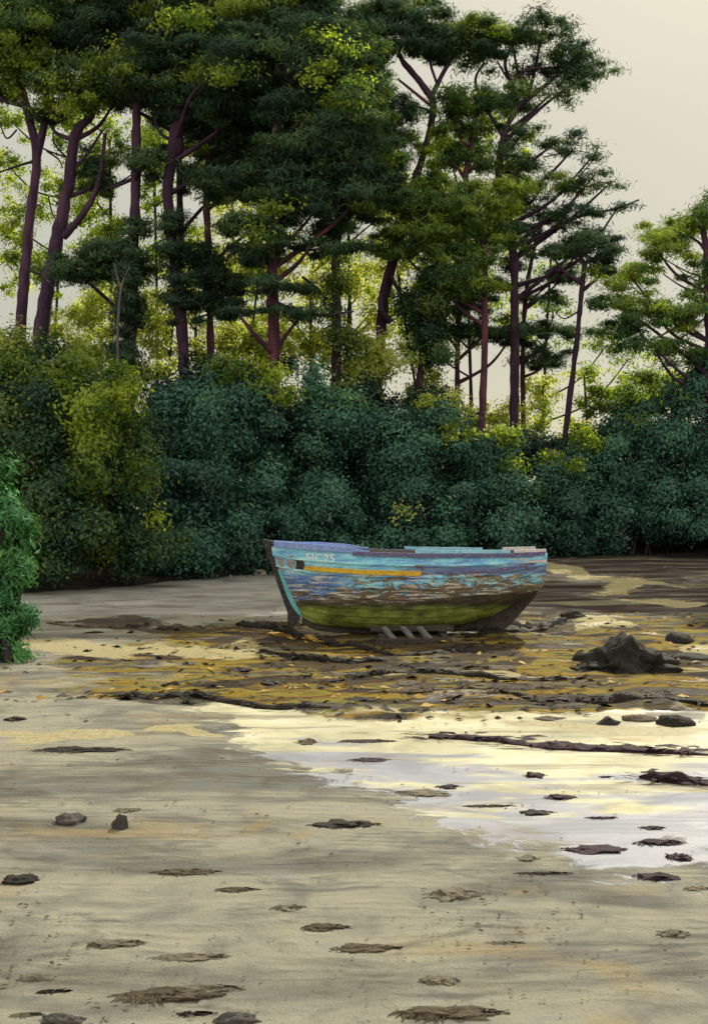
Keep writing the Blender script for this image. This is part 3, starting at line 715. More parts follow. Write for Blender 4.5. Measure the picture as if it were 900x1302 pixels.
shrub('deep green shrub rising straight behind the boat bow', 34.5,
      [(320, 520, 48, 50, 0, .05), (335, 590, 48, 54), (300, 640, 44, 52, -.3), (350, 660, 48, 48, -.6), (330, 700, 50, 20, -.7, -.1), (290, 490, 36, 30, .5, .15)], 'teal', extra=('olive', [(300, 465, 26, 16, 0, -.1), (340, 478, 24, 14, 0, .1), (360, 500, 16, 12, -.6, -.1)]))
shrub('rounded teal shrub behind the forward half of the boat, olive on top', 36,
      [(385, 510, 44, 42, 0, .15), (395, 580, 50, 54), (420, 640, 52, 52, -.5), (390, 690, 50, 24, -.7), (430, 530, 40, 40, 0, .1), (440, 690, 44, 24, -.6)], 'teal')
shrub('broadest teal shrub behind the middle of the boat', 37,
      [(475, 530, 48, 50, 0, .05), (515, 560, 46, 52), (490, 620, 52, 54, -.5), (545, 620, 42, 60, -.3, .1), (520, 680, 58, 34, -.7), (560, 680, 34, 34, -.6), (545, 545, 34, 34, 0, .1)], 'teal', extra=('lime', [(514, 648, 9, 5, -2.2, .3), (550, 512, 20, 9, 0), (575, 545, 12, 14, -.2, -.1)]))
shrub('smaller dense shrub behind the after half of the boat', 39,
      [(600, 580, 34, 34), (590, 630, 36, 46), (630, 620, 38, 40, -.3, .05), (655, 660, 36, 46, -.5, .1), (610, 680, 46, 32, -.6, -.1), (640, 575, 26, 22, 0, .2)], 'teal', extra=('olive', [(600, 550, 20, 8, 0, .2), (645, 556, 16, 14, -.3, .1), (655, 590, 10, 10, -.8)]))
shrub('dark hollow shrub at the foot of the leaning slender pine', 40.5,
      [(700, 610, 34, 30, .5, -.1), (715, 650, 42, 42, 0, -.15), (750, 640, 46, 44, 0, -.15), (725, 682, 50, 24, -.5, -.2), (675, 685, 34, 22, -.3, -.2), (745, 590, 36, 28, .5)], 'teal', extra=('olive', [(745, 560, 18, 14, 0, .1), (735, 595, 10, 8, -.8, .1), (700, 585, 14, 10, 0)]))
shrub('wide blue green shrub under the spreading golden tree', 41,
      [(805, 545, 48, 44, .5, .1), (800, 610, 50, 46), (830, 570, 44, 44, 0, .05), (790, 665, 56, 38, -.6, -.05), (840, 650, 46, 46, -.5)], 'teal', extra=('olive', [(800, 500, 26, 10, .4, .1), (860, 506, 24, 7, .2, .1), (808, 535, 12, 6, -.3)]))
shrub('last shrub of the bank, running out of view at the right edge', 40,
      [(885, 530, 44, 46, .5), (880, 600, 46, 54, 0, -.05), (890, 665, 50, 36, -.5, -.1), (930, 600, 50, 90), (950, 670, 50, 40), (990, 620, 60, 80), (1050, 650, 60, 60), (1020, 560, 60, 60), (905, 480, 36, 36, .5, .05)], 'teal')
# foreground conifer bush at the left edge
bb = [(-8, 615, 24, 42), (8, 660, 26, 36), (16, 700, 28, 36), (10, 745, 30, 40), (14, 785, 30, 30), (2, 805, 30, 30), (14, 815, 26, 18), (-30, 680, 40, 70), (-40, 770, 50, 60), (-40, 590, 34, 40)]
shrub('bright green feathery conifer bush standing on the sand, nearest plant', 17.0, bb, 'bright', name='conifer_bush', cat='conifer bush', group='conifer by the sand')

# ------------------------------------------------------------------ the boat
def hull_material():
    m, nt, out = mat('flaking_blue_hull'); b = NB(nt)
    uv = b.n('ShaderNodeUVMap', uv_map='UVMap').outputs[0]
    sp = b.n('ShaderNodeSeparateXYZ'); b.l(uv, sp.inputs[0])
    X, Z = sp.outputs[0], sp.outputs[1]
    st = b.mapping(uv, (1, 7, 1))
    n1 = b.noise(st, 1.6, 6, .65, .5)
    n2 = b.noise(b.mapping(uv, (.8, 3.2, 1), (4, 2, 0)), 3.8, 8, .76, .6)
    n3 = b.noise(b.mapping(uv, (.5, 9, 1), (9, 5, 0)), 5, 6, .72, .6)
    nb = b.noise(b.mapping(uv, (1, 2.5, 1), (2, 7, 0)), 2.0, 5, .65)
    zw = b.math('ADD', Z, b.math('MULTIPLY', b.math('SUBTRACT', n1, .5), .22))
    # weed-green bottom, slimy brown boot top
    moss = b.ramp(b.math('ADD', b.math('MULTIPLY', nb, .5), b.math('MULTIPLY', n2, .5)), [(.36, (.05, .05, .024)), (.47, (.15, .185, .035)), (.58, (.30, .36, .08))])
    boot = b.ramp(n2, [(.35, (.028, .024, .018)), (.6, (.062, .052, .032)), (.75, (.10, .11, .04))])
    low = b.mix(b.step(zw, .25, .36), moss, boot)
    # paint
    paint = b.ramp(n1, [(.34, (.12, .20, .56)), (.44, (.14, .40, .72)), (.54, (.22, .60, .78)), (.66, (.48, .72, .80))])
    bow = b.mix(b.step(X, -.6, .35), (.08, .17, .46), paint)
    paint = b.mix(b.math('MULTIPLY', b.step(b.math('SUBTRACT', .74, Z), .0, .08), b.math('SUBTRACT', 1, b.step(X, .0, .6))), paint, bow)
    wood = b.ramp(n2, [(.35, (.06, .042, .035)), (.55, (.16, .115, .075)), (.72, (.30, .27, .21))])
    white = (.66, .66, .62)
    flake = b.math('ADD', n2, b.math('MULTIPLY', b.math('SUBTRACT', Z, .72), -.55))
    amount = b.math('MULTIPLY', b.step(X, -.9, .9), 1.0)
    flake = b.math('ADD', flake, b.math('MULTIPLY', b.math('SUBTRACT', amount, .6), .10))
    wf = b.noise(b.mapping(uv, (1.2, 4, 1), (1, 3, 0)), 9, 5, .75, .5)
    paint = b.mix(b.math('MULTIPLY', b.step(wf, .53, .64), .55), paint, (.62, .72, .78))
    top = b.mix(b.step(flake, .55, .60), paint, wood)
    top = b.mix(b.math('MULTIPLY', b.step(n3, .525, .60), b.math('SUBTRACT', 1, b.math('MULTIPLY', b.step(Z, .70, .80), .8))), top, white)
    pur = b.math('MULTIPLY', b.math('MULTIPLY', b.step(Z, .70, .74), b.math('SUBTRACT', 1, b.step(Z, .80, .84))), b.step(X, .5, 1.2))
    top = b.mix(b.math('MULTIPLY', pur, .75), top, (.10, .075, .22))
    yrust = b.math('MULTIPLY', b.step(n3, .50, .60), b.math('MULTIPLY', b.step(Z, .5, .58), b.math('SUBTRACT', 1, b.step(Z, .62, .72))))
    top = b.mix(b.math('MULTIPLY', yrust, .3), top, (.30, .22, .06))
    lim = b.math('ADD', zw, b.math('MULTIPLY', b.step(X, .2, 3.0), -.13))
    col = b.mix(b.step(lim, .33, .40), low, top)
    h = b.math('ADD', b.math('MULTIPLY', b.step(flake, .54, .60), -.5), b.math('MULTIPLY', n3, .4))
    b.principled(col, .75, .2, b.bump(h, .7, .012), out)
    return m

def worn(name, a, c, d, scale=6, rough=.7):
    m, nt, out = mat(name); b = NB(nt)
    g = b.obj()
    n = b.noise(b.mapping(g, (1, 1, 2.5)), scale, 6, .7, .5)
    n2 = b.noise(b.mapping(g, (1, 2, 5)), scale * 3, 4, .7)
    col = b.mix(b.step(n, .46, .56), a, c)
    col = b.mix(b.step(n2, .56, .64), col, d)
    b.principled(col, rough, .25, b.bump(n2, .6, .01), out)
    return m
M['hull'] = hull_material()
M['stem'] = worn('tarred_stem', (.016, .015, .016), (.035, .03, .035), (.12, .12, .13))
M['lav'] = worn('lavender_blue_paint', (.22, .30, .62), (.16, .24, .58), (.42, .48, .66))
M['sky'] = worn('light_blue_paint', (.28, .55, .70), (.20, .45, .68), (.15, .11, .10))
M['turq'] = worn('turquoise_paint', (.14, .46, .56), (.20, .55, .62), (.08, .2, .3))
M['ochre'] = worn('ochre_rail_paint', (.62, .40, .035), (.52, .30, .04), (.16, .10, .05))
M['plum'] = worn('plum_rail_paint', (.10, .08, .22), (.13, .10, .17), (.25, .40, .55))
M['white'] = worn('grubby_white_paint', (.62, .58, .60), (.50, .46, .50), (.25, .2, .22))
M['patch'] = worn('bare_grey_patch', (.34, .31, .33), (.22, .20, .22), (.55, .53, .52), 9)
M['rot'] = worn('rotten_wood', (.03, .026, .024), (.05, .04, .038), (.10, .085, .075))
M['timber'] = worn('silvered_timber', (.13, .13, .125), (.09, .09, .085), (.05, .045, .04))
M['inner'] = worn('inner_planking', (.12, .10, .09), (.09, .075, .065), (.2, .26, .3))
M['letter'] = worn('white_lettering', (.85, .87, .86), (.70, .78, .84), (.24, .48, .66), 16)

BO = Vector((0, 20.6, 0))
XB = [0, .1, .25, .45, .65, .82, .93, 1]
def kz(s):   return float(np.interp(s, [0, .06, .15, .3, .5, .66, .80, .9, 1], [.42, .22, .15, .13, .13, .19, .36, .60, .90]))
def sz(s):   return float(np.interp(s, [0, .15, .3, .45, .6, .8, 1], [1.66, 1.62, 1.575, 1.55, 1.535, 1.53, 1.555]))
def hb(s):
    return float(np.interp(s, [0, .04, .1, .2, .35, .5, .65, .8, .92, 1], [.05, .22, .43, .70, .92, 1.0, .98, .88, .74, .60]))
def hull_pt(s, v, off=0.0):
    t = v * math.pi / 2
    full = float(np.interp(s, [0, .15, .4, .7, 1], [1.15, .85, .60, .62, .72]))
    y = hb(s) * math.sin(t) ** full
    z = kz(s) + (sz(s) - kz(s)) * (1 - math.cos(t)) ** .92
    zf = (z - .1) / 1.5
    xb = -1.10 - .47 * max(0, min(1, (z - .3) / 1.35)) ** .95
    xs = 3.46 + .06 * zf
    x = xb + (xs - xb) * s
    nrm = Vector((0, math.cos(t - .5), 0))
    y = y + off * math.sin(max(t, .45)); z = z - off * .35 * math.cos(t)
    return x, y, z
boat = empty('wooden_boat', BO, 'derelict wooden boat with flaking blue paint and mossy bottom, beached on weed', 'boat')
NS, NV = 64, 9
rows = []
for k in range(NV):
    v0, v1 = (k / NV) ** .92, ((k + 1) / NV) ** .92
    rows.append((v0, .032 if k else 0)); rows.append(((v0 + v1) / 2, .014)); rows.append((v1 - 1e-4, 0.0))
V, F, UV = [], [], []
def add_side(sgn, inner=False):
    base = len(V)
    for v, o in rows:
        for i in range(NS + 1):
            s = (i / NS) ** 1.15
            x, y, z = hull_pt(s, v, o if not inner else 0)
            if inner: y = max(0.0, y - .05); z += .03 * (1 - v)
            V.append((x, sgn * y, z)); UV.append((x, (z - .1) / 1.5))
    for r in range(len(rows) - 1):
        for i in range(NS):
            a = base + r * (NS + 1) + i
            f = (a, a + 1, a + NS + 2, a + NS + 1)
            F.append(f if (sgn < 0) ^ inner else f[::-1])
for sgn in (-1, 1): add_side(sgn)
nout = len(F)
hull = mesh_obj('hull', V, F, M['hull'], boat, smooth=False)
ul = hull.data.uv_layers.new(name='UVMap')
lv = np.zeros(len(hull.data.loops), np.int32); hull.data.loops.foreach_get('vertex_index', lv)
ul.data.foreach_set('uv', np.array(UV, np.float32)[lv].ravel())
V, F, UV = [], [], []
for sgn in (-1, 1): add_side(sgn, True)
mesh_obj('inner_planking', V, F, M['inner'], boat, smooth=False)

def strip(name, s0, s1, zoff0, zoff1, thick, m, sgns=(-1, 1), n=40, vref=1.0, inward=.05, parent=boat, taper=None):
    """a plank that follows the hull side between two heights relative to the sheer line"""
    for sg in sgns:
        V, F = [], []
        for i in range(n + 1):
            s = s0 + (s1 - s0) * i / n
            x, y, z = hull_pt(s, vref)
            k = taper(i / n) if taper else 1
            wob = .012 * mnoise.noise(Vector((x * 2.3, sg * 3, zoff0 * 9)))
            za, zb = z + zoff0 + wob, z + zoff0 + (zoff1 - zoff0) * k + wob
            yo, yi = y + thick, max(0.0, y - inward)
            V += [(x, sg * yo, za), (x, sg * yo, zb), (x, sg * yi, zb), (x, sg * yi, za)]
        for i in range(n):
            a = i * 4
            for j in range(4):
                f = (a + j, a + (j + 1) % 4, a + 4 + (j + 1) % 4, a + 4 + j)
                F.append(f if sg > 0 else f[::-1])
        F += [(0, 3, 2, 1), (n * 4, n * 4 + 1, n * 4 + 2, n * 4 + 3)]
        mesh_obj(name, V, F, m, parent, smooth=False)
strip('gunwale', .30, .99, -.045, .02, .045, M['plum'], n=50)
strip('bow_bulwark', .015, .36, -.01, .10, .03, M['lav'], taper=lambda t: 1 - .55 * sstep(.7, 1, t))
strip('washboard', .52, .86, .022, .085, .02, M['sky'], sgns=(-1,))
strip('washboard', .50, .80, .022, .075, .02, M['sky'], sgns=(1,))
strip('stern_capping', .875, .995, .021, .075, .03, M['white'])
strip('stern_plank', .86, .997, -.17, -.09, .018, M['white'], sgns=(-1,), inward=-.005)
# rubbing strake below the sheer
def rail(name, s0, s1, v, h, m, t=.045):
    for sg in (-1, 1):
        V, F = [], []; n = 44
        for i in range(n + 1):
            s = s0 + (s1 - s0) * i / n
            x, y, z = hull_pt(s, v)
            k = min(1, 6 * i / n + .15, 6 * (n - i) / n + .15)
            V += [(x, sg * (y - .02), z - h), (x, sg * (y + t * k), z - h * .8), (x, sg * (y + t * k), z + h * .8), (x, sg * (y - .02), z + h)]
        for i in range(n):
            a = i * 4
            for j in range(4):
                f = (a + j, a + (j + 1) % 4, a + 4 + (j + 1) % 4, a + 4 + j)
                F.append(f[::-1] if sg > 0 else f)
        F += [(0, 1, 2, 3), (n * 4, n * 4 + 3, n * 4 + 2, n * 4 + 1)]
        mesh_obj(name, V, F, m, boat, smooth=False)
rail('rubbing_strake', .09, .55, .832, .052, M['ochre'])
rail('rubbing_strake', .555, .985, .835, .030, M['plum'], .03)
# stem post, keel, skeg, transom
def prism(name, poly, w, m, parent=boat):
    """poly in x,z extruded across the keel line"""
    n = len(poly)
    V = [(x, -w, z) for x, z in poly] + [(x, w, z) for x, z in poly]
    F = [tuple(range(n)), tuple(range(2 * n - 1, n - 1, -1))] + [(i, i + n, (i + 1) % n + n, (i + 1) % n) for i in range(n)]
    o = mesh_obj(name, V, F, m, parent, smooth=False)
    bm = bmesh.new(); bm.from_mesh(o.data); bmesh.ops.recalc_face_normals(bm, faces=bm.faces)
    bmesh.ops.bevel(bm, geom=[e for e in bm.edges], offset=.012, segments=1, affect='EDGES')
    bm.to_mesh(o.data); bm.free()
    return o
stem_line = [(hull_pt(0, v)[0], hull_pt(0, v)[2]) for v in np.linspace(0, 1, 9)]
outer = [(x - .095, z) for x, z in stem_line]; outer[-1] = (outer[-1][0] - .02, 1.70)
prism('stem_post', [(-1.12, .16), (-1.0, .30)] + [(x + .05, z) for x, z in stem_line[2:]] + [(-1.52, 1.76), (-1.70, 1.80), (-1.72, 1.72)] + outer[::-1] + [(-1.24, .22)], .075, M['stem'])
# turquoise bow cheek, left and right of the stem
for sg in (-1, 1):
    V, F = [], []
    vs = np.linspace(.12, .76, 14)
    for i, v in enumerate(vs):
        wdt = .010 + .026 * (1 - i / 13) ** .8
        for s in (.003, .003 + wdt):
            x, y, z = hull_pt(s, v)
            V.append((x - .01, sg * (y + .036), z)); V.append((x - .01, sg * (y - .02), z))
    for i in range(13):
        a = i * 4
        q = [(a, a + 2, a + 6, a + 4), (a + 2, a + 3, a + 7, a + 6), (a + 1, a, a + 4, a + 5)]
        F += [f if sg < 0 else f[::-1] for f in q]
    mesh_obj('bow_cheek', V, F, M['turq'], boat, smooth=False)
ks = [(hull_pt(s, 0)[0], hull_pt(s, 0)[2]) for s in np.linspace(0.03, .76, 16)]
prism('keel', [(x, z + .02) for x, z in ks] + [(ks[-1][0], .06)] + [(x, z - .11) for x, z in ks[::-1][3:]], .05, M['rot'])
sk = [(hull_pt(s, 0)[0], hull_pt(s, 0)[2]) for s in np.linspace(.74, .995, 10)]
prism('skeg', [(x, z + .03) for x, z in sk] + [(3.40, .72), (2.95, .22), (2.80, .09), (sk[0][0], .06)], .06, M['rot'])
tv = [(v, hull_pt(1, v)) for v in np.linspace(0, 1, 12)]
V = [(p[0] - .01, -p[1] + .004, p[2]) for _, p in tv] + [(p[0] - .01, p[1] - .004, p[2]) for _, p in tv[::-1]]
V2 = [(x - .05, y * .96, z) for x, y, z in V]
n = len(V)
mesh_obj('transom', V + V2, [tuple(range(n)), tuple(range(2 * n - 1, n - 1, -1))] + [(i, i + n, (i + 1) % n + n, (i + 1) % n) for i in range(n)], M['white'], boat, smooth=False)
# inside: foredeck, thwarts
V, F = [], []
for i in range(13):
    s = .02 + .26 * i / 12
    x, y, z = hull_pt(s, .97)
    V += [(x, -max(.01, y - .055), z - .02), (x, 0, z + .02), (x, max(.01, y - .055), z - .02)]
for i in range(12):
    a = i * 3
    F += [(a, a + 3, a + 4, a + 1), (a + 1, a + 4, a + 5, a + 2)]
mesh_obj('foredeck', V, F, M['lav'], boat, smooth=False)
for s in (.48, .70):
    x, y, z = hull_pt(s, .8)
    y -= .06
    V = [(x + a * .13, sg * y, z + c) for a in (-1, 1) for sg in (-1, 1) for c in (-.04, 0)]
    mesh_obj('thwart', V, [(0, 1, 3, 2), (4, 6, 7, 5), (0, 4, 5, 1), (2, 3, 7, 6), (1, 5, 7, 3), (0, 2, 6, 4)], M['inner'], boat, smooth=False)
# bare patches behind the stem
def on_hull(x, z, off):
    """point of the near side at a given x, z"""
    v0, v1 = 0.0, 1.0
    s = .2
    for _ in range(24):
        for _ in range(16):
            vm = (v0 + v1) / 2
            if hull_pt(s, vm)[2] < z: v0 = vm
            else: v1 = vm
        v = (v0 + v1) / 2
        s = max(0.0, min(1.0, s + (x - hull_pt(s, v)[0]) / 5.0)); v0, v1 = 0.0, 1.0
    return (x, -(hull_pt(s, v)[1] + off), z)
def patch(name, poly, m, off=.026):
    c = (sum(p[0] for p in poly) / len(poly), sum(p[1] for p in poly) / len(poly))
    V = [on_hull(x, z, off) for x, z in poly] + [on_hull(*c, off + .004)] + [on_hull(x, z, -.01) for x, z in poly]
    n = len(poly)
    F = [(i, (i + 1) % n, n) for i in range(n)] + [(i, n + 1 + i, n + 1 + (i + 1) % n, (i + 1) % n) for i in range(n)]
    o = mesh_obj(name, V, F, m, boat, smooth=False)
    bm = bmesh.new(); bm.from_mesh(o.data); bmesh.ops.recalc_face_normals(bm, faces=bm.faces); bm.to_mesh(o.data); bm.free()
    return o
patch('bare_patch', [(-1.46, 1.47), (-1.34, 1.50), (-1.31, 1.34), (-1.30, 1.20), (-1.36, 1.17), (-1.41, 1.32)], M['patch'])
patch('bare_patch', [(-1.26, 1.48), (-1.12, 1.50), (-1.09, 1.36), (-1.12, 1.23), (-1.19, 1.25), (-1.25, 1.36)], M['patch'])
patch('tar_patch', [(-1.08, 1.47), (-.95, 1.44), (-.90, 1.34), (-.93, 1.24), (-1.08, 1.25), (-1.06, 1.36)], M['rot'])
# bow lettering
cu = bpy.data.curves.new('lettering', 'FONT'); cu.body = 'SIC25'; cu.size = .21; cu.extrude = 0.0; cu.space_character = 1.08; cu.resolution_u = 3; cu.offset = .004
tmp = bpy.data.objects.new('lettering', cu); COL.objects.link(tmp)
bpy.context.view_layer.update()
lm = bpy.data.meshes.new_from_object(tmp.evaluated_get(bpy.context.evaluated_depsgraph_get()))
COL.objects.unlink(tmp); bpy.data.objects.remove(tmp)
bm = bmesh.new(); bm.from_mesh(lm)
bmesh.ops.triangulate(bm, faces=bm.faces)
bmesh.ops.subdivide_edges(bm, edges=[e for e in bm.edges if e.calc_length() > .08], cuts=1)
bm.to_mesh(lm); bm.free()
for v in lm.vertices:
    v.co = on_hull(-.88 + v.co.x, 1.405 + v.co.y - .03 * v.co.x, .028)
lm.materials.append(M['letter'])
lo = bpy.data.objects.new('lettering', lm); COL.objects.link(lo); lo.parent = boat

# timber cradle under the near bilge
crd = empty('boat_cradle', (1.0, 19.55, gh(1.0, 19.55)), 'low dark timber cradle with slanting grey props wedged under the boat', 'boat cradle')
def beam(name, a, c, w, h, m, parent):
    a, c = Vector(a), Vector(c); d = (c - a); L = d.length; d.normalize()
    s = d.cross(Vector((0, 0, 1)))
    s = Vector((0, 1, 0)) if s.length < .1 else s.normalized()
    u = s.cross(d)
    V, F = [], []
    n = 6
    for i in range(n + 1):
        p = a + d * L * i / n
        for ss, uu in ((-1, -1), (1, -1), (1, 1), (-1, 1)):
            q = p + s * ss * w / 2 + u * uu * h / 2
            V.append(q + Vector((mnoise.noise(q * 5), mnoise.noise(q * 5 + Vector((7, 0, 0))), mnoise.noise(q * 5 + Vector((0, 9, 0))))) * .012)
    for i in range(n):
        for j in range(4):
            F.append((i * 4 + j, i * 4 + (j + 1) % 4, i * 4 + 4 + (j + 1) % 4, i * 4 + 4 + j))
    F += [(3, 2, 1, 0), (n * 4, n * 4 + 1, n * 4 + 2, n * 4 + 3)]
    return mesh_obj(name, V, F, m, parent, smooth=False)
beam('sill_beam', (-.62, -.28, .03), (.72, -.30, .02), .14, .12, M['rot'], crd)
beam('sill_beam', (-.55, 1.2, .03), (.75, 1.2, .03), .14, .12, M['rot'], crd)
beam('top_beam', (-.70, .18, .215), (.78, .16, .225), .10, .09, M['rot'], crd)
for x in (-.40, -.06, .24):
    beam('prop', (x - .07, .12, .24), (x + .10, -.26, .07), .10, .05, M['timber'], crd)
for x in (-.5, .6):
    beam('cross_beam', (x, -.2, .10), (x, 1.2, .10), .12, .07, M['rot'], crd)

# ------------------------------------------------------------------ rocks, weed and stones on the flat
def rock_mat(name, a, c, d, rough=.75):
    m, nt, out = mat(name); b = NB(nt)
    g = b.geo()
    n = b.noise(g, 6, 6, .65); n2 = b.noise(g, 35, 5, .7)
    col = b.mix(b.step(n, .42, .6), a, c)
    col = b.mix(b.math('MULTIPLY', b.step(n2, .58, .7), .7), col, d)
    b.principled(col, rough, .12, b.bump(n2, .9, .02), out)
    return m
M['rock'] = rock_mat('dark_wet_rock', (.018, .017, .016), (.030, .028, .026), (.06, .055, .04))
M['stone'] = rock_mat('grey_stone', (.055, .052, .05), (.08, .075, .07), (.11, .10, .09))
M['pale'] = rock_mat('pale_stone', (.42, .40, .34), (.34, .32, .28), (.2, .2, .17))
M['weed'] = rock_mat('black_wrack', (.014, .011, .010), (.022, .017, .014), (.045, .033, .016), .6)
M['plumweed'] = rock_mat('plum_dark_wrack', (.020, .009, .016), (.032, .013, .023), (.05, .025, .03), .6)
M['brownweed'] = rock_mat('brown_wrack', (.065, .052, .038), (.095, .075, .05), (.12, .095, .055), .7)
M['goldweed'] = rock_mat('golden_wrack', (.42, .27, .06), (.30, .18, .04), (.5, .36, .12), .5)
M['dull'] = rock_mat('half_buried_stone', (.12, .108, .085), (.17, .15, .11), (.07, .065, .055))

def mound(w, d, h, seed, peaks=None, rough=.35, res=3, ragged=0.0):
    """uneven mound with a base that dips into the ground"""
    bm = bmesh.new()
    bmesh.ops.create_icosphere(bm, subdivisions=res, radius=1)
    off = Vector((seed * 3.7, seed * 1.3, 0))
    for v in bm.verts:
        c = v.co.copy()
        k = 1 + rough * (mnoise.noise(c * 1.5 + off) + .55 * mnoise.noise(c * 3.6 + off) + .3 * mnoise.noise(c * 8 + off) + .16 * mnoise.noise(c * 19 + off))
        if ragged:
            k += ragged * max(0, mnoise.noise(Vector((c.x * 5, c.y * 5, 0)) + off)) * (1 - abs(c.z))
        z = c.z * k
        if peaks:
            x = c.x
            top = max(pk[2] * max(0, 1 - abs(x - pk[0]) / pk[1]) ** .8 for pk in peaks)
            z = z * (.25 + .75 * top)
        z = z if z > 0 else z * .35
        v.co = (c.x * k * w / 2, c.y * k * d / 2, z * h)
    return bm

def frond_bm(bm, w, d, h, n, seed):
    rnd = random.Random(seed)
    for _ in range(n):
        a = rnd.uniform(0, 2 * math.pi); r = rnd.uniform(.3, 1.05)
        x, y = math.cos(a) * r * w / 2, math.sin(a) * r * d / 2
        L = rnd.uniform(.12, .3) * max(w, .25) * .6; dr = a * .3 + rnd.uniform(-.6, .6) + (0 if math.cos(a) > 0 else math.pi)
        wd = L * rnd.uniform(.08, .2)
        z = h * max(0, 1 - r) * .7 + .006
        prev = None
        for k in range(5):
            t = k / 4
            px, py = x + math.cos(dr) * L * t, y + math.sin(dr) * L * t * .7
            pz = max(.004, z * (1 - t) + .25 * h * math.sin(t * 3) * rnd.uniform(.2, 1))
            ww = wd * (1 - .7 * t) * .5
            a1 = bm.verts.new((px - math.sin(dr) * ww, py + math.cos(dr) * ww, pz)); b1 = bm.verts.new((px + math.sin(dr) * ww, py - math.cos(dr) * ww, pz + .004))
            if prev: bm.faces.new((prev[0], prev[1], b1, a1))
            prev = (a1, b1)

cnt = [0]
def lump(kind, px, py, wpx, hpx, label, cat, name, m, group=None, depth=None, peaks=None, fr=None, res=3, rough=.35, tilt=0):
    """py is the foot of the lump in the photograph, wpx/hpx its width and height there"""
    cnt[0] += 1
    p = gpos(px, py)
    k = p.y / FPX
    w, h = wpx * k, hpx * k
    if kind == 'rock':
        d = min(.8 * w, max(.3 * w, .8 * h * p.y / EYE)); h = max(.02, h - .35 * d * EYE / p.y)
    else:
        d = min(.8 * w, max(.10 * w, .62 * h * p.y / EYE)); h = max(.012, .38 * h)
    bm = mound(w * (1 if kind == 'rock' else .8), d, h, cnt[0], peaks, rough if kind == 'rock' else .6, res, .7 if kind == 'weed' else 0)
    if kind == 'weed':
        frond_bm(bm, w, d, h, (fr or 40) * 2, cnt[0])
    me = bpy.data.meshes.new(name); bm.to_mesh(me); bm.free()
    if kind != 'weed': me.shade_smooth()
    me.materials.append(M[m])
    o = bpy.data.objects.new(name, me); COL.objects.link(o)
    o.location = (p.x, p.y + d * .45, gh(p.x, p.y + d * .45) - .004); o.rotation_euler = (0, 0, R(tilt))
    tag(o, label, cat, group)
    return o

GR = 'dark rocks lying on the mud flat'
lump('rock', 808, 856, 122, 50, 'largest dark rock on the flat, peaked like a low hill', 'rock', 'rock', 'rock', GR, peaks=[(-.05, .6, 1.0), (-.5, .45, .5), (.45, .5, .5)], res=5, rough=.42)
lump('rock', 742, 842, 26, 14, 'small dark rock just to the left of the largest peaked rock', 'rock', 'rock', 'rock', GR)
lump('rock', 866, 816, 38, 14, 'smooth dark rock beyond the largest peaked rock', 'rock', 'rock', 'rock', GR, rough=.2)
lump('rock', 886, 838, 60, 9, 'long flat dark rock at the right edge behind the peaked rock', 'rock', 'rock', 'rock', GR, rough=.2)
lump('rock', 850, 890, 26, 14, 'small blocky rock standing on the long weed line', 'rock', 'rock', 'rock', GR, peaks=[(.1, .8, 1), (-.6, .4, .7)])
lump('rock', 774, 918, 30, 12, 'little pointed rock with green weed on one side', 'rock', 'rock', 'rock', GR, peaks=[(.2, .9, 1)])
lump('rock', 862, 920, 48, 15, 'round dark rock at the edge of the pale wet silt', 'rock', 'rock', 'rock', GR, res=4, rough=.22)
lump('rock', 816, 914, 44, 9, 'brownish low rock left of the round dark rock', 'rock', 'rock', 'brownweed', GR)
lump('rock', 730, 786, 30, 10, 'flat stone on the mud off the boat stern', 'rock', 'rock', 'rock', GR)
lump('rock', 655, 800, 26, 11, 'mauve stone under the boat stern, left one of two', 'stone', 'stone', 'stone', None)
lump('rock', 676, 799, 20, 10, 'grey stone under the boat stern, right one of two', 'stone', 'stone', 'dull', None)
for i, (x, y, w, h, lb) in enumerate([(318, 727, 22, 12, 'pale stone in the heap beside the boat bow, largest'), (337, 722, 16, 9, 'pale stone nearest to the boat stem post'), (300, 728, 16, 8, 'pale stone at the outer end of the heap by the bow'), (330, 731, 18, 8, 'flat pale stone lying in front of the heap by the bow')]):
    lump('rock', x, y, w, h, lb, 'stone', 'stone', 'pale', 'pale stones beside the bow')

